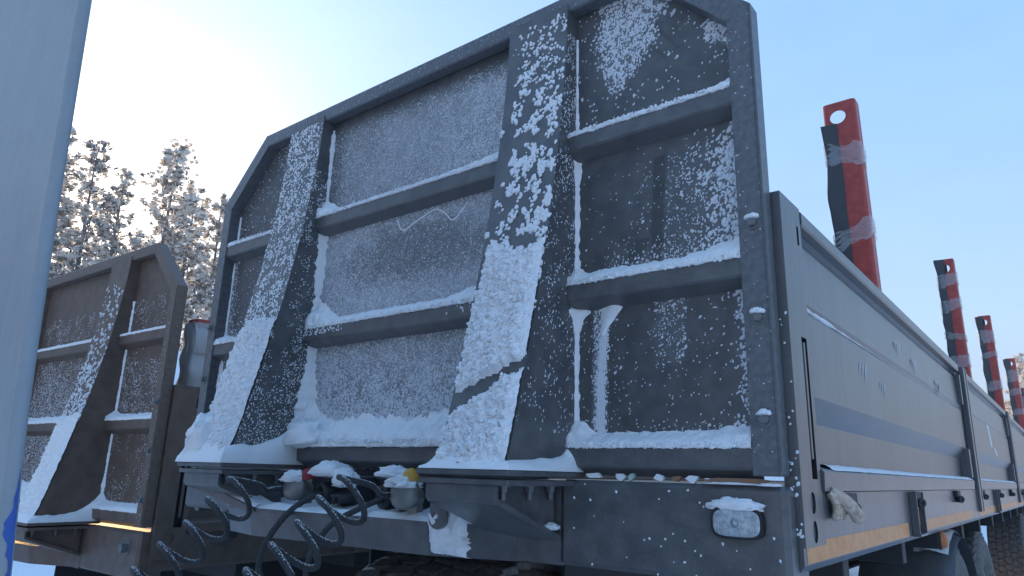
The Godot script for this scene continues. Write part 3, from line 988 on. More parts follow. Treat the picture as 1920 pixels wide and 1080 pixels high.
func finish_main(a: Dictionary) -> void:
	var root: Node3D = a.root
	var up: Vector3 = a.up
	# red stakes along the right side
	stake(root, up + Vector3(1.108, 0.145, -1.745), 0.145, 0.10, 1.77, 0.012, [[1.50, 0.10, -0.02], [1.10, 0.085, 0.05]], 0.75, 1.66, M.red, 1.0)
	stake(root, up + Vector3(1.158, 0.145, -4.65), 0.115, 0.10, 1.73, 0.010, [[1.56, 0.10, 0.02], [1.36, 0.09, 0.03], [1.12, 0.05, -0.02], [0.92, 0.10, 0.02]], 0.6, 1.73, M.red, 2.0)
	stake(root, up + Vector3(1.165, 0.145, -7.45), 0.120, 0.10, 1.81, 0.008, [[1.58, 0.14, 0.0], [1.38, 0.06, 0.02], [1.05, 0.10, 0.02]], 0.6, 1.80, M.red, 3.0)
	stake(root, up + Vector3(1.190, 0.145, -10.5), 0.120, 0.10, 1.77, 0.006, [[1.52, 0.16, 0.02], [1.30, 0.09, 0.02], [1.02, 0.08, 0.02]], 0.6, 1.76, M.red, 4.0)
	stake(root, up + Vector3(1.190, 0.145, -13.0), 0.120, 0.10, 1.62, 0.006, [[1.40, 0.16, 0.02], [1.10, 0.09, 0.02]], 0.6, 1.62, M.red, 5.0)
	# wheels under the bed
	wheel(root, up + Vector3(1.03, -0.615, -2.75), 0.515, 0.36, Vector3.ZERO)
	wheel(root, up + Vector3(1.03, -0.615, -3.95), 0.515, 0.36, Vector3.ZERO)
	wheel(root, up + Vector3(-1.03, -0.615, -2.75), 0.515, 0.36, Vector3.ZERO)
	wheel(root, up + Vector3(0.98, -0.625, -8.9), 0.505, 0.36, Vector3.ZERO)
	wheel(root, up + Vector3(0.98, -0.625, -10.2), 0.505, 0.36, Vector3.ZERO)
	var mg := mb(true)
	grid(mg, 40, 10, func(u, v):
		var an: float = lerpf(0.25, 2.9, u)
		var r: float = 0.562 - 0.03 * pow(absf(v * 2.0 - 1.0), 3.0)
		return Vector3(lerpf(0.83, 1.235, v), -0.615 + r * sin(an), -2.75 + r * cos(an)))
	(obj("mudguard", mg, M.paint, root) as Node3D).position = up
	var st := mb()
	box(st, Vector3(-0.85, -0.69, -2.82), Vector3(0.85, -0.56, -2.68), 0.01)
	(obj("axle", st, M.dark, root) as Node3D).position = up
	# amber side marker under the frame
	st = mb(true)
	lathe(st, [[0.0, 0.024], [0.012, 0.022], [0.017, 0.014], [0.018, 0.0]], Transform3D(Basis(Vector3(0, 1.9, 0), Vector3(1, 0, 0), Vector3(0, 0, 1)), Vector3(1.252, -0.052, -2.0)), 20)
	(obj("marker_lamp", st, M.amber, root) as Node3D).position = up
	st = mb()
	box(st, Vector3(1.243, -0.090, -2.022), Vector3(1.2515, -0.0175, -1.978), 0.001)
	(obj("lamp_bracket", st, M.dark, root) as Node3D).position = up
	# white front position lamp
	st = mb()
	var rim := PackedVector2Array(); var lens := PackedVector2Array()
	for k in 40:
		var t := TAU * k / 40.0
		var e := Vector2(signf(cos(t)) * pow(absf(cos(t)), 0.45), signf(sin(t)) * pow(absf(sin(t)), 0.62))
		rim.append(e * Vector2(0.058, 0.034)); lens.append(e * Vector2(0.052, 0.028))
	var lc := Vector3(1.150, 0.083, 0.0)
	prism(st, rim, func(u, v, w): return lc + Vector3(u, v, w), 0.0005, 0.020)
	var lamp := obj("position_lamp", st, M.black, root)
	lamp.position = up
	st = mb()
	for i in 40:
		for j in 6:
			var r0 := 1.0 - j / 6.0; var r1 := 1.0 - (j + 1) / 6.0
			var p := lens[i]; var q := lens[(i + 1) % 40]
			var zz := func(r: float) -> float: return 0.0205 + 0.008 * sqrt(maxf(0.0, 1.0 - r * r))
			quad(st, lc + Vector3(p.x * r0, p.y * r0, zz.call(r0)), lc + Vector3(q.x * r0, q.y * r0, zz.call(r0)), lc + Vector3(q.x * r1, q.y * r1, zz.call(r1)), lc + Vector3(p.x * r1, p.y * r1, zz.call(r1)))
	for k in 15:                                    # moulded ribs of the lens
		var x := -0.045 + k * 0.0064
		if absf(x) > 0.0095:
			box(st, lc + Vector3(x, -0.020, 0.0215), lc + Vector3(x + 0.0022, 0.020, 0.0275), 0.001)
	obj("lens", st, M.lens, lamp)
	st = mb(true)
	lathe(st, [[0.0, 0.010], [0.006, 0.0085], [0.0085, 0.004], [0.009, 0.0]], facing(lc + Vector3(0, 0, 0.0272), Vector3.BACK), 18)
	obj("bulb_dome", st, M.reflector, lamp)
	# pale print on the second drop side
	for q in [[0.62, 0.45, 0.0], [0.47, 0.40, 0.10]]:
		st = mb()
		quad(st, Vector3(1.2592, q[0] - 0.02, -4.62 - q[2] * 3.0), Vector3(1.2592, q[0] - 0.02, -4.74 - q[2] * 3.0), Vector3(1.2592, q[1], -4.86 - q[2] * 3.5), Vector3(1.2592, q[1], -4.74 - q[2] * 3.5))
		(obj("printed_mark", st, M.print, root) as Node3D).position = up
	# scuffs on the first drop side
	for q in [[0.70, -1.42, 0.05], [0.68, -1.75, 0.07], [0.66, -2.35, 0.10], [0.645, -2.42, 0.08], [0.53, -0.78, 0.06], [0.50, -1.05, 0.05]]:
		st = mb()
		var xs: float = 1.2585 if q[0] > 0.61 else 1.2590
		for k in 3:
			var zz := float(q[1]) - k * 0.035
			tri(st, Vector3(xs, q[0], zz), Vector3(xs, q[0] + 0.012, zz - 0.03), Vector3(xs, q[0] - q[2] * (0.6 + 0.2 * k), zz + 0.015))
		(obj("scuff_mark", st, M.scratch, root) as Node3D).position = up

func finish_brown(b: Dictionary) -> void:
	var root: Node3D = b.root
	var up: Vector3 = b.up
	# short stake showing above its drop side, wholly wrapped in grey tape
	stake(root, up + Vector3(1.135, 0.145, -0.205), 0.105, 0.085, 1.075, 0.0, [], 0.5, 0.6, M.red, 6.0)
	var st := mb(true)
	var f := func(u: float, v: float) -> Vector3:
		var a := v * TAU
		var y := lerpf(0.62, 1.200, u)
		var k := 1.0 / pow(pow(absf(cos(a)), 6.0) + pow(absf(sin(a)), 6.0), 1.0 / 6.0)
		var o := 0.010 + 0.006 * n3(cos(a), y * 4.0, sin(a), 2.0) + 0.004 * sin(y * 40.0 + cos(a) * 2.0)
		return Vector3(1.135 + cos(a) * k * (0.0525 + o), y, -0.205 + sin(a) * k * (0.0425 + o))
	grid(st, 40, 40, f)
	var w := obj("tape_wrap", st, M.grey_tape, root)
	w.position = up
	st = mb(true)
	var g := func(u: float, v: float) -> Vector3:
		return Vector3(1.150 + 0.055 * sin(u * 2.0) + 0.006 * n3(u, v, 2, 5.0), 1.208 - 0.17 * u * u, -0.150 - 0.01 * u - 0.10 * v)
	grid(st, 16, 8, g)
	obj("loose_tape_end", st, M.grey_tape, w)
	var stb := hexbolt(Vector3(1.150, 0.088, 0.001), Vector3.BACK, 0.022, 0.035)
	(obj("towing_bolt", stb, M.bolt, root) as Node3D).position = up
	wheel(root, up + Vector3(0.95, -0.60, -4.2), 0.50, 0.36, Vector3.ZERO)
	wheel(root, up + Vector3(-0.95, -0.60, -4.2), 0.50, 0.36, Vector3.ZERO)

# ------------------------------------------------------------------ sockets, couplings, hoses, neighbours
func build_fittings(a: Dictionary) -> void:
	var st: SurfaceTool
	var beam: Node3D = a.beam
	# electrical sockets with hinged lids
	for x in [-0.215, 0.085]:
		st = mb(true)
		lathe(st, [[0.0, 0.0], [0.036, 0.0], [0.038, 0.01], [0.038, 0.085], [0.034, 0.095], [0.028, 0.095], [0.026, 0.06], [0.0, 0.06]], facing(Vector3(x, 0.100, -0.02), Vector3(-0.25, -0.10, 1)), 24)
		var so := obj("electric_socket", st, M.black, beam)
		st = mb()
		box(st, Vector3(-0.047, -0.004, -0.01), Vector3(0.047, 0.010, 0.085), 0.004, Transform3D(Basis(Vector3.RIGHT, -0.06), Vector3(x, 0.145, -0.005)))
		obj("lid", st, M.black, so)
		st = mb()
		box(st, Vector3(x - 0.05, 0.045, -0.114), Vector3(x + 0.05, 0.150, -0.0205), 0.004)
		obj("mounting_plate", st, M.dark, so)
	# black plug housing next to the first socket
	st = mb(true)
	for dx in [0.0, 0.030]:
		lathe(st, [[0.0, 0.0], [0.016, 0.0], [0.017, 0.02], [0.017, 0.07], [0.012, 0.074], [0.010, 0.05], [0.0, 0.05]], facing(Vector3(-0.140 + dx, 0.095, 0.02), Vector3(-0.2, -0.3, 1)), 16)
	obj("twin_port", st, M.black, beam)
	# air couplings: red behind the left one, yellow on the right one
	for c in [[-0.375, M.red_plain, 0.06], [0.205, M.yellow, 0.095]]:
		var x: float = c[0]
		st = mb(true)
		lathe(st, [[0.0, -0.045], [0.030, -0.045], [0.034, -0.03], [0.034, 0.0], [0.045, 0.008], [0.047, 0.022], [0.038, 0.034], [0.020, 0.040], [0.0, 0.041]], facing(Vector3(x, 0.105, c[2]), Vector3(0.25, 0.25, 1)), 24)
		var cp := obj("air_coupling", st, M.galv, beam)
		st = mb()
		box(st, Vector3(x - 0.055, 0.085, c[2] - 0.025), Vector3(x - 0.015, 0.125, c[2] + 0.025), 0.006)
		obj("coupling_body", st, M.galv, cp)
		st = mb()
		box(st, Vector3(x - 0.018, 0.034, c[2] - 0.05), Vector3(x + 0.018, 0.080, c[2] - 0.015), 0.004)
		obj("coupling_stand", st, M.galv, cp)
		st = mb(true)
		lathe(st, [[0.022, 0.0], [0.024, 0.012], [0.020, 0.030], [0.010, 0.038], [0.0, 0.039]], facing(Vector3(x + 0.012, 0.142, c[2]) if x > 0.0 else Vector3(-0.325, 0.135, 0.055), Vector3(-0.1, 1, 0.2)), 18)
		obj("colour_cap", st, c[1], cp)
	# lug with a hole
	var lug := PackedVector2Array()
	for k in 14:
		var t := PI * k / 13.0
		lug.append(Vector2(0.032 * cos(t + PI), 0.026 * sin(t + PI) + 0.045))
	lug.append(Vector2(0.034, 0.10)); lug.append(Vector2(-0.026, 0.10))
	var lg := CSGPolygon3D.new()
	lg.polygon = lug
	lg.depth = 0.012
	lg.material = M.paint
	lg.position = Vector3(0.335, 0.0, 0.105)
	lg.name = "lifting_lug"
	var hc := CSGCylinder3D.new()
	hc.radius = 0.0095; hc.height = 0.1; hc.sides = 18
	hc.rotation.x = PI / 2
	hc.operation = CSGShape3D.OPERATION_SUBTRACTION
	hc.material = M.paint
	hc.position = Vector3(-0.006, 0.055, 0)
	lg.add_child(hc)
	beam.add_child(lg, true)

	# coiled air hoses hanging to the left front
	var hose := func(pts: Array, r: float, mat: Material, label: String, cat: String) -> void:
		var s := mb(true)
		tube(s, pts, r, 10)
		tag(obj("coiled_air_hose" if cat == "hose" else "electric_cable", s, mat), label, cat, "hoses and cables hanging from the grey trailer")
		# snow lying along the top of the hose
		if cat != "hose": return
		var lists := [[], []]
		for i in range(0, pts.size() - 1):
			var t: Vector3 = (pts[i + 1] - pts[i]).normalized()
			var u := (Vector3.UP - t * t.y)
			if u.length() < 0.45: continue
			u = u.normalized()
			for q in 9:
				var sd := t.cross(u) * rng.randf_range(-0.8, 0.8)
				var n := (u + sd).normalized()
				add_lump(lists, pts[i].lerp(pts[i + 1], rng.randf()) + n * r * 0.99, 0.0008, n, 1.6)
		scatter("hose_rime", [lump_a, lump_b], lists, M.frost, get_child(get_child_count() - 1))
	var c1 := spline([Vector3(-0.395, 0.100, 0.085), Vector3(-0.43, 0.098, 0.12), Vector3(-0.47, 0.09, 0.17), Vector3(-0.475, 0.075, 0.23)] )
	var h1 := coil_points(Vector3(-0.3725, 0.0899, 0.2707), Vector3(-0.0019, -0.0629, 0.0646), 0.0602, 6.0, [], -0.2165)
	hose.call(spline([Vector3(-0.41, 0.103, 0.075), Vector3(-0.425, 0.100, 0.12), Vector3(-0.405, 0.095, 0.165), Vector3(-0.400, 0.115, 0.20)] + sparse(h1)), 0.0086, M.rubber, "coiled black air hose hanging furthest left below the left foot", "hose")
	var h2 := coil_points(Vector3(0.1773, 0.1107, 0.263), Vector3(-0.0138, -0.0569, 0.0562), 0.0608, 6.0, [], -0.45)
	hose.call(spline([Vector3(0.158, 0.103, 0.100), Vector3(0.155, 0.102, 0.13), Vector3(0.165, 0.105, 0.165), Vector3(0.155, 0.13, 0.195)] + sparse(h2)), 0.0086, M.rubber, "coiled black air hose fixed to the coupling with the yellow cap", "hose")
	hose.call(spline([Vector3(-0.235, 0.092, 0.06), Vector3(-0.262, 0.070, 0.11), Vector3(-0.285, 0.015, 0.17), Vector3(-0.305, -0.06, 0.21), Vector3(-0.30, -0.13, 0.23), Vector3(-0.27, -0.18, 0.23), Vector3(-0.25, -0.30, 0.22)]), 0.010, M.rubber, "straight black cable dropping from the left electric socket", "cable")
	hose.call(spline([Vector3(0.065, 0.090, 0.06), Vector3(0.030, 0.060, 0.12), Vector3(-0.02, 0.015, 0.18), Vector3(-0.055, -0.05, 0.21), Vector3(-0.06, -0.13, 0.23), Vector3(-0.05, -0.30, 0.22)]), 0.009, M.rubber, "black cable dropping from the right socket behind the second coil", "cable")

	# wheel standing under the grey trailer's nose
	var wr := thing("loose_wheel", Vector3(0.12, GROUND, -0.25))
	tag(wr, "snow-dusted truck wheel standing under the nose of the grey trailer", "wheel")
	wheel(wr, Vector3(0, 0.52, 0), 0.52, 0.56, Vector3(0, 0.12, 0), 40)
	# rag stuffed behind the corner post
	var rg := mb(true)
	tube(rg, spline([Vector3(1.268, 0.150, -0.275), Vector3(1.290, 0.136, -0.30), Vector3(1.306, 0.112, -0.335), Vector3(1.309, 0.092, -0.365)]), 0.017, 10)
	for k in 5:
		var z := -0.262 - k * 0.016
		tube(rg, spline([Vector3(1.272, 0.150, z), Vector3(1.284, 0.125, z - 0.006), Vector3(1.279, 0.088 + 0.005 * (k % 2), z - 0.012)]), 0.0085, 7)
	tag(obj("rag", rg, M.rag), "crumpled beige rag stuffed under the drop side beside the corner post", "rag")
	# litter in the slit under the headboard
	var bits := [["paper_scrap", 0.775, 0.07, M.paper, "long white paper scrap in the slit beside the right foot", "paper"], ["paper_scrap", 0.850, 0.035, M.paper, "folded white paper scrap left of the green scrap", "paper"], ["plastic_scrap", 0.880, 0.022, M.mint, "pale green plastic scrap in the slit under the headboard", "plastic"], ["paper_scrap", 0.955, 0.04, M.paper, "white paper scrap right of the green scrap", "paper"], ["wood_chip", 1.000, 0.03, M.wood, "small brown wood chip between white scraps in the slit", "wood"], ["paper_scrap", 1.040, 0.035, M.paper, "rightmost white paper scrap in the slit under the headboard", "paper"], ["wood_strip", 1.150, 0.19, M.wood, "long brown wood strip at the right end of the slit", "wood"]]
	for q in bits:
		var s := mb()
		var x: float = q[1]; var w: float = q[2] * 0.8
		var pl := PackedVector2Array()
		for k in 6:
			var t := TAU * (k + rng.randf_range(-0.3, 0.3)) / 6.0
			pl.append(Vector2(x + cos(t) * w * 0.5 * rng.randf_range(0.7, 1.3), 0.173 + sin(t) * 0.010 * rng.randf_range(0.5, 1.3)))
		var tw := rng.randf_range(-0.25, 0.25)
		prism(s, pl, func(u, v, ww): return Vector3(u, v, ww - 0.012 + tw * (v - 0.17)), -0.006, 0.006)
		tag(obj(q[0], s, q[3]), q[4], q[5])
	# steel panel of the neighbouring vehicle at the left border
	var pr := thing("steel_panel", Vector3(0.60, GROUND, 1.245))
	tag(pr, "pale blue-grey steel panel with scraped blue edge at the left border", "panel")
	var edge := func(y: float) -> float:
		var t := [[0.25, 0.34], [1.171, 0.122], [1.382, 0.068], [1.654, 0.030], [2.03, -0.014], [2.75, -0.09]]
		for i in t.size() - 1:
			if y <= t[i + 1][0]: return lerpf(t[i][1], t[i + 1][1], (y - t[i][0]) / (t[i + 1][0] - t[i][0])) - 0.010
		return -0.10
	st = mb()
	var pl := PackedVector2Array([Vector2(-0.90, 2.75), Vector2(-0.90, 0.25)])
	var rim := []
	for i in 26:
		pl.append(Vector2(edge.call(0.25 + i * 0.1) - 0.004, 0.25 + i * 0.1))
		rim.append(Vector3(edge.call(0.25 + i * 0.1), 0.25 + i * 0.1, 0.0))
	prism(st, pl, func(u, v, w): return Vector3(u, v, w), -0.004, 0.006)
	obj("sheet", st, M.panel, pr)
	st = mb(true)
	tube(st, rim, 0.010, 14)
	obj("rolled_edge", st, M.panel, pr)
	# blue under-paint laid bare along the lower edge, with a ragged outline
	st = mb()
	for k in 120:
		var y := 0.75 + k * 0.006
		var am := func(yy: float) -> float: return (0.20 + 0.9 * n3(yy, 3, 4, 9.0) + 0.5 * n3(yy, 5, 4, 45.0)) * (1.0 - sm(1.20, 1.32, yy)) - 0.7 * sm(1.20, 1.32, yy)
		var c := func(yy: float, a: float) -> Vector3: return Vector3(edge.call(yy) + 0.0108 * cos(a), yy, 0.0108 * sin(a))
		for q in 6:
			quad(st, c.call(y, lerpf(-0.6, maxf(-0.6, am.call(y)), q / 6.0)), c.call(y, lerpf(-0.6, maxf(-0.6, am.call(y)), (q + 1) / 6.0)), c.call(y + 0.006, lerpf(-0.6, maxf(-0.6, am.call(y + 0.006)), (q + 1) / 6.0)), c.call(y + 0.006, lerpf(-0.6, maxf(-0.6, am.call(y + 0.006)), q / 6.0)))
	obj("bare_blue_paint", st, M.blue, pr)
	for x in [-0.8, -0.1]:
		st = mb()
		box(st, Vector3(x - 0.04, 0.0, -0.03), Vector3(x + 0.04, 1.2, -0.005), 0.004)
		obj("leg", st, M.panel, pr)

func sparse(p: Array) -> Array:
	var o := []
	for i in range(0, p.size(), 3): o.append(p[i])
	return o

var lump_a: ArrayMesh
var lump_b: ArrayMesh

# ------------------------------------------------------------------ snow on the grey trailer
func snow_thing(st: SurfaceTool, label: String, called := "snow_ledge") -> MeshInstance3D:
	var o := obj(called, st, M.snow)
	tag(o, label, "snow", "snow lying on the trailers")
	return o

func snow_on_main(a: Dictionary) -> void:
	var zf := -0.005; var zb := -0.0515
	snow_thing(ledge(0.69, 1.186, 1.147, zf, zb, func(x): return 0.026 + 0.02 * sm(1.1, 1.186, x), 1.0), "thin snow ledge on the upper rail of the grey headboard's right bay")
	snow_thing(ledge(0.69, 1.186, 0.692, zf, zb, func(x): return 0.034 + 0.02 * sm(1.0, 1.186, x) + 0.02 * (1.0 - sm(0.69, 0.75, x)), 2.0), "snow ledge on the middle rail of the grey headboard's right bay")
	snow_thing(ledge(0.69, 1.186, 0.248, zf, zb, func(x): return 0.034 + 0.015 * sm(1.05, 1.186, x) + 0.04 * (1.0 - sm(0.69, 0.76, x)), 3.0), "snow ledge on the bottom rail right of the right foot")
	snow_thing(ledge(-0.53, 0.46, 1.147, zf, zb, func(x): return 0.026 + 0.05 * (1.0 - sm(-0.53, -0.40, x)) + 0.028 * sm(0.1, 0.46, x), 4.0), "snow ledge on the upper rail between the two braces")
	snow_thing(ledge(-0.53, 0.46, 0.692, zf, zb, func(x): return 0.036 + 0.07 * (1.0 - sm(-0.53, -0.36, x)) + 0.05 * sm(0.15, 0.46, x), 5.0), "thick snow ledge on the middle rail between the two braces")
	snow_thing(ledge(-0.53, 0.46, 0.250, zf, zb, func(x): return 0.085 + 0.09 * (1.0 - sm(-0.53, -0.40, x)) + 0.035 * sm(0.1, 0.46, x) + 0.02 * n3(x, 0, 0, 5.0), 6.0, 0.028), "deep snow drift on the bottom rail between the two braces", "snow_drift")
	snow_thing(ledge(-1.188, -0.76, 1.147, zf, zb, func(x): return 0.020 + 0.02 * (1.0 - sm(-1.19, -1.10, x)), 7.0), "snow ledge on the upper rail of the grey headboard's left bay")
	snow_thing(ledge(-1.188, -0.76, 0.692, zf, zb, func(x): return 0.024 + 0.02 * (1.0 - sm(-1.19, -1.10, x)), 8.0), "snow ledge on the middle rail of the grey headboard's left bay")
	# snow in the corners beside the braces
	snow_thing(corner_fillet(0.690, -0.0515, 1.0, 0.25, 1.50, func(y): return 0.011 + 0.016 * sm(0.60, 0.63, y) * (1.0 - sm(0.629, 0.631, y)) + 0.018 * (1.0 - sm(0.25, 0.34, y)) + 0.02 * sm(0.56, 0.628, y) * (1.0 - sm(0.628, 0.63, y)) + 0.02 * sm(1.02, 1.08, y) * (1.0 - sm(1.083, 1.085, y)) - 0.006 * sm(1.15, 1.3, y), 11.0), "thin snow line down the corner right of the right brace", "snow_seam")
	snow_thing(corner_fillet(-0.530, -0.0515, 1.0, 0.25, 1.55, func(y): return 0.026 + 0.05 * (1.0 - sm(0.25, 0.60, y)) + 0.006 * sm(0.8, 1.0, y) * (1.0 - sm(1.06, 1.15, y)) - 0.014 * sm(1.1, 1.25, y), 12.0), "broad snow fillet down the corner right of the left brace", "snow_seam")
	snow_thing(corner_fillet(-1.186, -0.0515, 1.0, 0.25, 1.30, func(y): return 0.006 + 0.010 * (1.0 - sm(0.3, 0.9, y)), 13.0), "thin snow line along the grey headboard's left post", "snow_seam")
	# coats on the braces
	var cr := func(u: float, y: float) -> float:
		var top := 0.80 + 0.05 * n3(u, 0, 2, 3.0) + 0.035 * n3(u, 0, 6, 11.0) - 0.05 * absf(u - 0.62)
		var gap := 0.405 + (u - 0.5) * 0.11 + 0.010 * n3(u, 3, 1, 9.0)
		var c := sm(0.0, 0.012, top - y)
		c *= sm(0.017 + 0.014 * (1.0 - u), 0.028 + 0.014 * (1.0 - u), absf(y - gap + 0.01))
		c *= sm(0.0, 0.06, u - maxf(0.02, (0.50 - y) * 0.0 + 0.10 * sm(0.55, 0.8, y) + 0.03 * n3(u, y, 2, 20.0)))
		return c
	snow_thing(brace_coat(0.462, 0.688, 0.19, 0.86, cr, 0.024, 20.0), "crusty snow coat on the lower front of the right brace", "snow_crust")
	var cl := func(u: float, y: float) -> float:
		var top := 0.70 + 0.05 * n3(u, 0, 12, 3.0) + 0.03 * n3(u, 0, 16, 11.0)
		return sm(0.0, 0.02, top - y) * (1.0 + 1.2 * (1.0 - sm(0.22, 0.42, y)))
	snow_thing(brace_coat(-0.758, -0.532, 0.19, 0.76, cl, 0.022, 21.0), "crusty snow coat on the lower front of the left brace", "snow_crust")
	# heaps on the feet
	var right := func(x: float, z: float) -> float:
		var y := 0.196 + 0.012 * n3(x, 0, z, 9.0)
		var fr := brace_z(0.2)
		y += 0.050 * exp(-maxf(0.0, z - fr + 0.02) / 0.030) * sm(0.43, 0.47, x) * (1.0 - sm(0.66, 0.69, x))
		if x > 0.688: y += 0.075 * exp(-(z + 0.05) / 0.05) + 0.012
		if x < 0.47: y += 0.05 * exp(-(z + 0.05) / 0.08)
		return y
	snow_thing(heap(0.428, 0.726, -0.05, 0.287, 0.182, right), "snow heap on the right foot of the headboard", "snow_heap")
	var left := func(x: float, z: float) -> float:
		var y := 0.202 + 0.014 * n3(x, 3, z, 8.0)
		var fr := brace_z(0.2)
		y += 0.085 * exp(-maxf(0.0, z - fr + 0.015) / 0.040) * sm(-0.80, -0.75, x) * (1.0 - sm(-0.57, -0.53, x))
		if x > -0.532: y += 0.17 * exp(-(z + 0.05) / 0.085) + 0.03
		if x < -0.755: y += 0.03
		return y
	snow_thing(heap(-0.798, -0.492, -0.05, 0.295, 0.182, left), "large snow heap on the left foot of the headboard", "snow_heap")
	# more drift between the left foot and the middle bay
	snow_thing(cap_lump(Vector3(-0.445, 0.262, 0.005), Vector3(0.10, 0.075, 0.06), 4.0), "rounded snow drift right beside the left foot", "snow_heap")
	snow_thing(cap_lump(Vector3(-0.735, 0.262, 0.225), Vector3(0.075, 0.085, 0.060), 5.0, false), "bulging snow lump at the outer side of the left foot", "snow_heap")
	# sloping wing of the shelf under the left foot, and its snow
	var wing := mb()
	quad(wing, Vector3(-0.72, 0.112, 0.08), Vector3(-0.72, 0.108, 0.215), Vector3(-0.47, 0.036, 0.166), Vector3(-0.45, 0.040, 0.02))
	quad(wing, Vector3(-0.72, 0.108, 0.215), Vector3(-0.47, 0.036, 0.166), Vector3(-0.47, 0.012, 0.164), Vector3(-0.72, 0.084, 0.213))
	obj("shelf_wing", wing, M.paint, a.beam)
	var wsn := mb(true)
	grid(wsn, 30, 8, func(u, v): return Vector3(lerpf(-0.72, -0.46, u), lerpf(0.110, 0.039, u) + 0.010 * sqrt(clampf((1.0 - v) / 0.2, 0.0, 1.0)) * (1.0 + 0.4 * n3(u, v, 3, 5.0)), lerpf(0.09, lerpf(0.214, 0.166, u), v)))
	snow_thing(wsn, "snow strip on the sloping plate under the left foot", "snow_strip")
	var sq := mb(true)
	tube(sq, spline([Vector3(-0.093, 1.060, -0.0515), Vector3(-0.059, 1.014, -0.0515), Vector3(0.008, 1.035, -0.0515), Vector3(0.098, 1.060, -0.0515), Vector3(0.152, 1.034, -0.0515), Vector3(0.191, 1.003, -0.0515), Vector3(0.255, 1.055, -0.0515)]), 0.0026, 6)
	snow_thing(sq, "thin wavy snow line on the sheet under the upper middle rail", "snow_line")
	# wedge of snow under the middle rail and the streak below it
	st_wedge()
	# snow on the shelf among the hoses, and thin line on the recess top
	var shf := func(x: float, z: float) -> float: return 0.048 + 0.014 * n3(x, 2, z, 8.0) + 0.018 * (1.0 - sm(-0.10, 0.02, z))
	var st := mb(true)
	var g := func(u: float, v: float) -> Vector3:
		var x := lerpf(-0.70, 0.52, u)
		var zfront := 0.155 - 0.06 * sm(-0.45, 0.29, x) - 0.09 * sm(0.29, 0.54, x) - 0.03 * (1.0 - sm(-0.70, -0.5, x))
		var z := lerpf(-0.114, zfront, v)
		var y: float = shf.call(x, z)
		return Vector3(x, lerpf(0.036, y, sqrt(clampf((1.0 - v) / 0.06, 0.0, 1.0))), z)
	grid(st, 90, 26, g)
	snow_thing(st, "snow sheet on the shelf below the couplings", "snow_sheet")
	st = ledge(-0.50, 0.44, 0.1785, -0.112, -0.13, func(_x): return 0.008, 31.0, 0.006)
	snow_thing(st, "thin straight snow line above the couplings", "snow_line")
	snow_thing(cap_lump(Vector3(-0.220, 0.155, 0.040), Vector3(0.074, 0.042, 0.066), 1.0), "snow cap on the lid of the left electric socket", "snow_clump")
	snow_thing(cap_lump(Vector3(-0.128, 0.128, 0.060), Vector3(0.042, 0.050, 0.042), 2.0), "snow lump on the twin port beside the left socket", "snow_clump")
	snow_thing(cap_lump(Vector3(0.092, 0.156, 0.040), Vector3(0.066, 0.028, 0.058), 3.0), "snow cap on the lid of the right electric socket", "snow_clump")
	snow_thing(cap_lump(Vector3(0.190, 0.130, 0.105), Vector3(0.060, 0.030, 0.046), 6.0), "snow cap on the coupling with the yellow top", "snow_clump")
	snow_thing(cap_lump(Vector3(-0.385, 0.130, 0.070), Vector3(0.050, 0.030, 0.048), 7.0), "snow cap on the leftmost air coupling", "snow_clump")
	# patch clinging under the lug, on the beam
	st = mb(true)
	var pt := func(u: float, v: float) -> Vector3:
		var t := 0.02 + 0.42 * u * (1.0 + 0.16 * n3(v, 2, 2, 6.0) + 0.10 * n3(v, 6, 2, 19.0))
		var q := Vector2(0.29, 0.10).lerp(Vector2(0.54, 0.0), t)
		var y := lerpf(-0.046, 0.066, v) - 0.010 * u * (1.0 - v) + 0.010 * n3(u, 5, 3, 6.0) * v
		var e := minf(minf(u, 1.0 - u) * 0.14, minf(v, 1.0 - v) * 0.12) + 0.006 * n3(u, v, 4, 9.0)
		var o := (0.016 + 0.010 * n3(q.x, y, 7, 24.0)) * sqrt(clampf(e / 0.020, 0.0, 1.0)) - 0.001
		return Vector3(q.x + o * 0.37, y, q.y + o * 0.93 - 0.02 * clampf((0.036 - y) / 0.09, 0.0, 1.0))
	grid(st, 34, 26, pt)
	snow_thing(st, "snow patch frozen under the lug with the hole", "snow_patch")
	# lamp cap, sill streaks, tail of the bracket
	snow_thing(cap_lump(Vector3(1.148, 0.113, 0.010), Vector3(0.062, 0.021, 0.015), 9.0), "snow cap on the white position lamp", "snow_clump")
	snow_thing(cap_lump(Vector3(1.135, 0.164, -0.001), Vector3(0.062, 0.004, 0.006), 10.0), "longer snow streak on the top edge of the front beam", "snow_streak")
	snow_thing(cap_lump(Vector3(1.222, 0.163, 0.0), Vector3(0.026, 0.005, 0.006), 12.0), "short snow streak at the right end of the front beam", "snow_streak")
	snow_thing(cap_lump(Vector3(0.668, 0.040, 0.028), Vector3(0.016, 0.014, 0.028), 11.0), "small snow wedge in the right bracket's lower corner", "snow_streak")
	for k in 3:
		var by: float = [0.765, 0.535, 0.305][k]
		snow_thing(cap_lump(Vector3(1.222, by + 0.010, 0.010), Vector3(0.017, 0.011, 0.011), 14.0 + k), ["snow cap on the top bolt of the right post", "snow cap on the middle bolt of the right post", "snow cap on the lowest bolt of the right post"][k], "snow_clump")
	# lip of the first two drop sides
	var lipst := func(z0: float, z1: float) -> SurfaceTool:
		var s := mb(true)
		var f := func(u: float, v: float) -> Vector3:
			var z := lerpf(z0, z1, u)
			return Vector3(lerpf(1.275, 1.226, v), 0.2025 + 0.010 * sqrt(v) + 0.007 * sin(v * PI) + 0.002 * n3(z, v, 2, 9.0), z)
		grid(s, 60, 6, f)
		return s
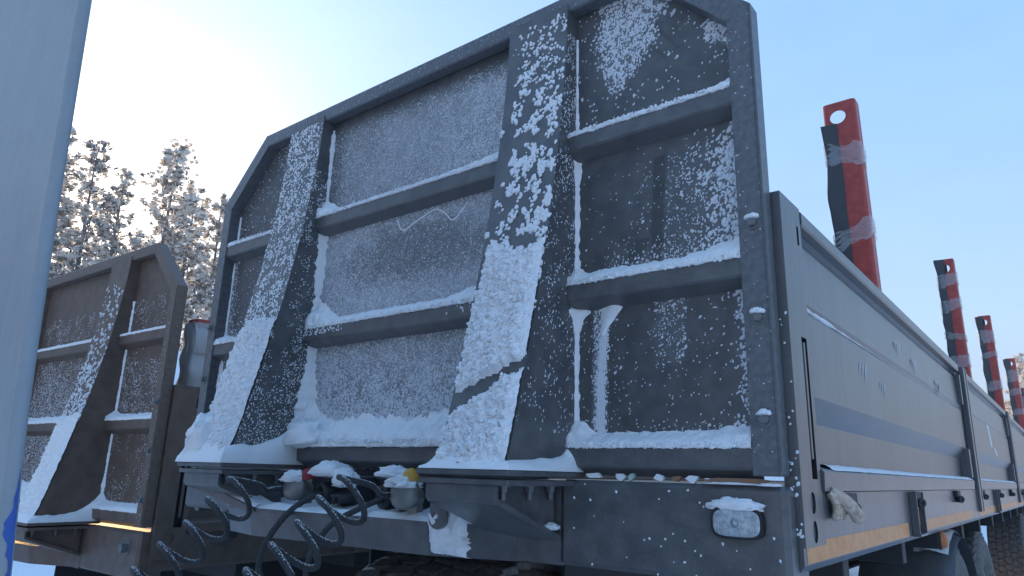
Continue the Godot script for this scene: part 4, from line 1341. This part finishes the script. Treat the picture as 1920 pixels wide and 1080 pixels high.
	snow_thing(lipst.call(-0.31, -3.20), "thin snow strip on the lower lip of the nearest drop side", "snow_strip")
	snow_thing(lipst.call(-3.58, -6.45), "thin snow strip on the lower lip of the second drop side", "snow_strip")
	# snow on the loose wheel and on the side wheel
	st = mb(true)
	var ws := func(u: float, v: float) -> Vector3:
		var an := lerpf(0.5, 2.4, u)
		var x := lerpf(-0.315, -0.20, v)
		var r := 0.512 + 0.014 * sin(v * PI) - 0.10 * pow(1.0 - v, 2.5) + 0.006 * n3(an, v, 3, 6.0)
		var p := Vector3(x, r * sin(an), r * cos(an)).rotated(Vector3.UP, 0.12)
		return p + Vector3(0.12, GROUND + 0.52, -0.25)
	grid(st, 50, 12, ws)
	snow_thing(st, "snow along the left shoulder of the loose wheel", "snow_strip")
	st = mb(true)
	var wt := func(u: float, v: float) -> Vector3:
		var an := lerpf(1.0, 1.9, u)
		var r := 0.560 + 0.016 * sin(v * PI) + 0.008 * n3(an, v, 5, 5.0)
		return Vector3(lerpf(1.06, 1.21, v), -0.615 + r * sin(an), -2.75 + r * cos(an))
	grid(st, 30, 12, wt)
	snow_thing(st, "snow on top of the mudguard under the nearest drop side", "snow_strip")

	# --- rime grains (too many to count): one set for the sheet, one for the braces
	var hb: Node3D = a.headboard
	var lists := [[], []]
	for k in 760000:
		var x := rng.randf_range(-1.185, 1.185); var y := rng.randf_range(0.26, 1.60)
		if absf(x) > 0.95 and y > 1.35 + (1.19 - absf(x)) * 0.95: continue
		if (x > -0.76 and x < -0.53) or (x > 0.46 and x < 0.69): continue
		if (y > 1.075 and y < 1.15) or (y > 0.62 and y < 0.695): continue
		if rng.randf() < rime(x, y) * (0.75 if x > -0.53 and x < 0.46 else 0.30) * (0.6 + 0.6 * n3(x, y, 1, 30.0)):
			var big := 1.0 + (1.0 if rng.randf() < 0.06 else 0.0)
			add_lump(lists, Vector3(x, y, -0.0515), rime_size(x, y) * big)
	for k in 1500:
		var y := rng.randf_range(0.252, 0.57)
		var x := 0.768 + 0.010 * rng.randfn(0.0, 0.7) + 0.012 * sm(0.4, 0.57, y)
		add_lump(lists, Vector3(x, y, -0.0515), 0.0022)
	scatter("rime", [lump_a, lump_b], lists, M.rime, hb)
	# braces: clumps on the sloping fronts
	lists = [[], []]
	for k in 14000:
		var left_one := k % 2 == 0
		var u := rng.randf(); var y := rng.randf_range(0.60, 1.575)
		var d := 0.0
		var s := 0.006
		if left_one:
			d = 0.34 + 0.6 * n3(u * 0.23, y, 40, 16.0)
			if y < 0.72: d = 0.2
			s = 0.0028
		else:
			d = lerpf(0.04, 0.25, sm(1.20, 1.42, y)) + 0.6 * n3(u * 0.23, y, 50, 22.0)
			d *= sm(0.10, 0.32, u) * 0.92 + 0.08
			s = lerpf(0.0058, 0.0034, sm(1.15, 1.45, y))
		if rng.randf() > d: continue
		var x := lerpf(-0.757, -0.533, u) if left_one else lerpf(0.463, 0.687, u)
		var slope := (brace_z(y - 0.01) - brace_z(y + 0.01)) / 0.02
		add_lump(lists, Vector3(x, y, brace_z(y) + 0.001), s, Vector3(0, slope, 1), 1.35)
		if s > 0.005 and rng.randf() < 0.6:
			for q in 3: add_lump(lists, Vector3(clampf(x + rng.randf_range(-0.012, 0.012), 0.464, 0.686), y + rng.randf_range(-0.014, 0.014), brace_z(y) + 0.002), s * 0.7, Vector3(0, slope, 1), 1.2)
	for k in 9000:
		var left_one := k % 2 == 0
		var u := rng.randf_range(0.04, 0.98); var y := rng.randf_range(0.21, 0.80)
		var c: float = cl.call(u, y) if left_one else cr.call(u, y)
		if c < 0.6 or rng.randf() < 0.35: continue
		var xa := lerpf(-0.757, -0.533, u) if left_one else lerpf(0.463, 0.687, u)
		var cell := absf(n3(xa, y, 21.0 if left_one else 20.0, 26.0)) * 1.3 + absf(n3(xa, y, (21.0 if left_one else 20.0) + 3.0, 60.0)) * 0.7
		var t2 := (0.022 if left_one else 0.024) * minf(c, 1.0) * (0.55 + 0.45 * n3(xa, y, (21.0 if left_one else 20.0) + 9.0, 7.0) + 0.75 * cell)
		add_lump(lists, Vector3(xa, y + t2 * 0.25, brace_z(y) + t2 * (sm(-0.02, 0.12, minf(u, 1.0 - u)) * 0.75 + 0.25)), 0.0034, Vector3(0, 0.3, 1), 1.2)
	# the left brace's inner web, frosted more towards its foot
	for k in 6000:
		var y := rng.randf_range(0.24, 1.35)
		var z := rng.randf_range(-0.045, brace_z(y))
		var d := 0.12 + 0.55 * (1.0 - sm(0.35, 0.75, y)) + 0.4 * n3(z, y, 60, 16.0) - 0.4 * sm(0.05, 0.10, z) * (1.0 - sm(0.10, 0.16, z)) * sm(0.3, 0.36, y)
		if rng.randf() > d: continue
		add_lump(lists, Vector3(-0.5298, y, z), 0.0015, Vector3.RIGHT, 1.5)
	for k in 5000:
		var y := rng.randf_range(0.28, 1.5)
		var z := rng.randf_range(-0.045, brace_z(y))
		if rng.randf() > 0.15 + 0.3 * n3(z, y, 70, 10.0): continue
		add_lump(lists, Vector3(0.6902, y, z), 0.0010, Vector3.RIGHT, 3.0)
	for e in [[0.70, 1.18, 1.147], [0.70, 1.18, 0.692], [0.70, 1.18, 0.248], [-0.52, 0.45, 1.147], [-0.52, 0.45, 0.692], [-0.52, 0.45, 0.262], [-1.18, -0.77, 1.147], [-1.18, -0.77, 0.692]]:
		for k in int((e[1] - e[0]) * 700):
			var x := rng.randf_range(e[0], e[1])
			add_lump(lists, Vector3(x, e[2] + rng.randf_range(-0.004, 0.010), (0.026 if e[2] == 0.262 else 0.0) - 0.002 + rng.randf_range(-0.003, 0.003)), 0.0026, Vector3(0, 0.4, 1), 1.3)
	# ragged crystals on ledge fronts and sparse grains on the frame and beam
	for k in 900:
		var x := rng.randf_range(0.70, 1.24); var y := rng.randf_range(-0.05, 0.16)
		if rng.randf() < 0.05: add_lump(lists, Vector3(x, y, 0.001), 0.0022, Vector3.BACK, 1.2)
	for k in 60:
		add_lump(lists, Vector3(rng.randf_range(1.19, 1.246), rng.randf_range(0.19, 1.33), 0.0012), 0.0012, Vector3.BACK, 1.1)
	for k in 34:
		var y := 0.05 + 0.6 * rng.randf() * rng.randf()
		add_lump(lists, Vector3(rng.randf_range(1.245, 1.268), y, -0.0555), 0.0030, Vector3.BACK, 1.2)
	for k in 200:
		var x := rng.randf_range(-0.95, 0.95)
		add_lump(lists, Vector3(x, rng.randf_range(1.58, 1.635), 0.0005), 0.0011, Vector3.BACK, 1.2)
	for k in 1100:
		var x := rng.randf_range(-0.05, 0.45) if k % 3 else rng.randf_range(-0.53, -0.3)
		if rng.randf() < 0.25 * sm(0.2, 0.45, absf(x)): add_lump(lists, Vector3(x, rng.randf_range(0.66, 0.69), -0.0035), 0.0028, Vector3.BACK, 1.2)
	scatter("rime", [lump_a, lump_b], lists, M.frost, hb)

func st_wedge() -> void:
	var st := mb(true)
	grid(st, 30, 10, func(u, v):
		var w: float = lerpf(0.048, 0.007, pow(v, 0.6)) * (1.0 + 0.3 * n3(v, 2, 1, 6.0))
		var x: float = 0.775 + (0.035 * (1.0 - v)) + (u - 0.5) * 2.0 * w
		return Vector3(x, lerpf(0.618 + 0.012 * u, 0.545, v), -0.0518 + 0.010 * (1.0 - pow(absf(u * 2.0 - 1.0), 2.0)) * (1.0 - 0.6 * v) + 0.002 * n3(x, v, 4, 40.0)))
	snow_thing(st, "snow wedge hanging under the middle rail of the grey headboard's right bay", "snow_wedge")
	st = mb(true)
	grid(st, 40, 3, func(u, v):
		var z: float = lerpf(-0.225, -1.35, u)
		var h: float = 0.012 * (1.0 - sm(0.1, 0.9, u)) * maxf(0.15, 0.7 + 0.9 * n3(z, 3, 2, 9.0))
		return Vector3(1.2505 + 0.007 * sin(v * PI) * (1.0 - u), 0.600 + h * (v - 0.2), z))
	snow_thing(st, "thin snow streak along the upper crease of the nearest drop side", "snow_streak")

# ------------------------------------------------------------------ snow on the brown trailer
func snow_on_brown(b: Dictionary) -> void:
	var root: Node3D = b.root
	var xf := root.transform * Transform3D(Basis.IDENTITY, b.up)
	var put := func(st: SurfaceTool, label: String, called := "snow_ledge") -> void:
		var o := snow_thing(st, label, called)
		o.transform = xf
	var zf := -0.005; var zb := -0.0515
	put.call(ledge(0.69, 1.186, 1.147, zf, zb, func(_x): return 0.022, 41.0), "thin snow ledge on the upper rail of the brown headboard's right bay")
	put.call(ledge(0.69, 1.186, 0.692, zf, zb, func(x): return 0.030 + 0.02 * (1.0 - sm(0.69, 0.75, x)), 42.0), "snow ledge on the middle rail of the brown headboard's right bay")
	put.call(ledge(0.69, 1.186, 0.248, zf, zb, func(x): return 0.032 + 0.03 * (1.0 - sm(0.69, 0.76, x)), 43.0), "snow ledge on the bottom rail of the brown headboard")
	put.call(ledge(-0.53, 0.46, 1.147, zf, zb, func(_x): return 0.028, 44.0), "snow ledge on the upper rail of the brown headboard's middle bay")
	put.call(ledge(-0.53, 0.46, 0.692, zf, zb, func(x): return 0.036 + 0.03 * sm(0.2, 0.46, x), 45.0), "snow ledge on the middle rail of the brown headboard's middle bay")
	put.call(ledge(-0.53, 0.46, 0.250, zf, zb, func(_x): return 0.09, 46.0, 0.02), "snow drift on the bottom rail of the brown headboard's middle bay", "snow_drift")
	put.call(corner_fillet(0.690, -0.0515, 1.0, 0.25, 1.35, func(y): return 0.010 + 0.012 * (1.0 - sm(0.25, 0.40, y)), 51.0), "thin snow line beside the brown headboard's right brace", "snow_seam")
	var cr := func(u: float, y: float) -> float:
		var top := 0.70 + 0.05 * n3(u, 0, 22, 3.0) + 0.03 * n3(u, 0, 26, 11.0)
		return sm(0.0, 0.012, top - y)
	put.call(brace_coat(0.462, 0.688, 0.19, 0.76, cr, 0.020, 52.0), "snow coat on the brown headboard's right brace", "snow_crust")
	var right := func(x: float, z: float) -> float:
		var y := 0.198 + 0.012 * n3(x, 5, z, 9.0)
		y += 0.060 * exp(-maxf(0.0, z - brace_z(0.2) + 0.02) / 0.035) * sm(0.43, 0.47, x) * (1.0 - sm(0.66, 0.69, x))
		if x > 0.688: y += 0.13 * exp(-(z + 0.05) / 0.06) + 0.012
		return y
	put.call(heap(0.428, 0.726, -0.05, 0.287, 0.182, right), "snow heap on the brown headboard's right foot", "snow_heap")
	# rime on the brown sheet and brace
	var lists := [[], []]
	for k in 60000:
		var x := rng.randf_range(-0.5, 1.185); var y := rng.randf_range(0.26, 1.35)
		if x > 0.46 and x < 0.69: continue
		if (y > 1.075 and y < 1.15) or (y > 0.62 and y < 0.695): continue
		var d := 0.05 + 0.25 * n3(x, y, 33, 6.0)
		if x < 0.46: d = 0.10 + 0.55 * (1.0 - sm(0.7, 1.2, y)) + 0.3 * n3(x, y, 37, 8.0)
		elif y > 0.692 and y < 1.0: d += 0.14
		if rng.randf() < d: add_lump(lists, Vector3(x, y, -0.0515), 0.0015)
	for k in 1500:
		var u := rng.randf(); var y := rng.randf_range(0.68, 1.45)
		if rng.randf() > 0.12 + 0.5 * (1.0 - sm(0.75, 1.2, y)) + 0.7 * n3(u * 0.23, y, 90, 20.0): continue
		var slope := (brace_z(y - 0.01) - brace_z(y + 0.01)) / 0.02
		add_lump(lists, Vector3(lerpf(0.463, 0.687, u), y, brace_z(y) + 0.001), 0.0050, Vector3(0, slope, 1), 1.4)
	for k in 60:
		add_lump(lists, Vector3(rng.randf_range(1.19, 1.246), rng.randf_range(0.19, 1.33), 0.0012), 0.0016, Vector3.BACK, 1.1)
	scatter("rime", [lump_a, lump_b], lists, M.rime, b.headboard)

func build_trees() -> void:
	var put := func(az: float, dist: float, h: float, spread: float, sd: int, label: String, lean := 0.0, from := 0.3) -> void:
		var a := deg_to_rad(az)
		pine(Vector3(1.75 - sin(a) * dist, -1.45, 1.58 - cos(a) * dist), h, spread, sd, label, lean, from)
	put.call(73.6, 44.0, 19.6, 2.6, 301, "snowy pine half hidden by the steel panel")
	put.call(71.4, 43.0, 18.6, 2.8, 302, "pointed snowy pine second from the steel panel")
	put.call(69.4, 46.0, 18.4, 2.2, 303, "shorter snowy pine left of the tallest one")
	put.call(66.2, 42.0, 19.3, 3.9, 304, "tallest snowy pine above the gap between the trailers", 0.0, 0.25)
	put.call(64.6, 44.0, 17.6, 3.2, 305, "snowy pine just right of the tallest one", 0.0, 0.2)
	put.call(62.6, 45.0, 17.7, 2.0, 306, "slim snowy pine showing its tip beside the grey headboard")
	put.call(68.0, 54.0, 17.0, 2.4, 307, "distant snowy pine filling the gap behind the front row")
	put.call(72.6, 56.0, 19.0, 2.4, 308, "distant snowy pine behind the one half hidden", 0.0, 0.2)
	put.call(70.4, 62.0, 19.5, 2.6, 310, "hazy far pine between the pointed one and the shorter one", 0.0, 0.15)
	put.call(67.2, 60.0, 18.5, 2.6, 311, "hazy far pine left behind the tallest one", 0.0, 0.15)
	put.call(65.4, 58.0, 18.0, 2.6, 312, "hazy far pine right behind the tallest one", 0.0, 0.12)
	put.call(63.6, 57.0, 17.0, 2.6, 313, "hazy far pine low beside the grey headboard's edge", 0.0, 0.12)
	# the sunlit wood to the left of and behind the viewer, mirrored in the paint: one mass of pines
	var src: Node3D = get_node("pine_tree_011")
	var wood := Node3D.new()
	wood.name = "pine_wood"
	add_child(wood)
	tag(wood, "sunlit snowy pine wood left of and behind the trailers", "wood", "", "stuff")
	var spots := []
	for k in 110:
		var az2 := deg_to_rad(lerpf(92.0, 154.0, k / 109.0) + rng.randf_range(-1.2, 1.2))
		var di := rng.randf_range(44.0, 66.0)
		spots.append(Transform3D(Basis(Vector3.UP, rng.randf() * TAU).scaled(Vector3.ONE * rng.randf_range(0.75, 1.0)), Vector3(1.75 - sin(az2) * di, -1.45, 1.58 - cos(az2) * di)))
	for nm in ["trunk", "limbs", "crown"]:
		var piece: MeshInstance3D = src.get_node(nm)
		scatter(nm + "_mass", [piece.mesh], [spots], piece.material_override, wood)
	put.call(2.4, 70.0, 11.6, 2.0, 309, "far bare-looking pine behind the last red stake")
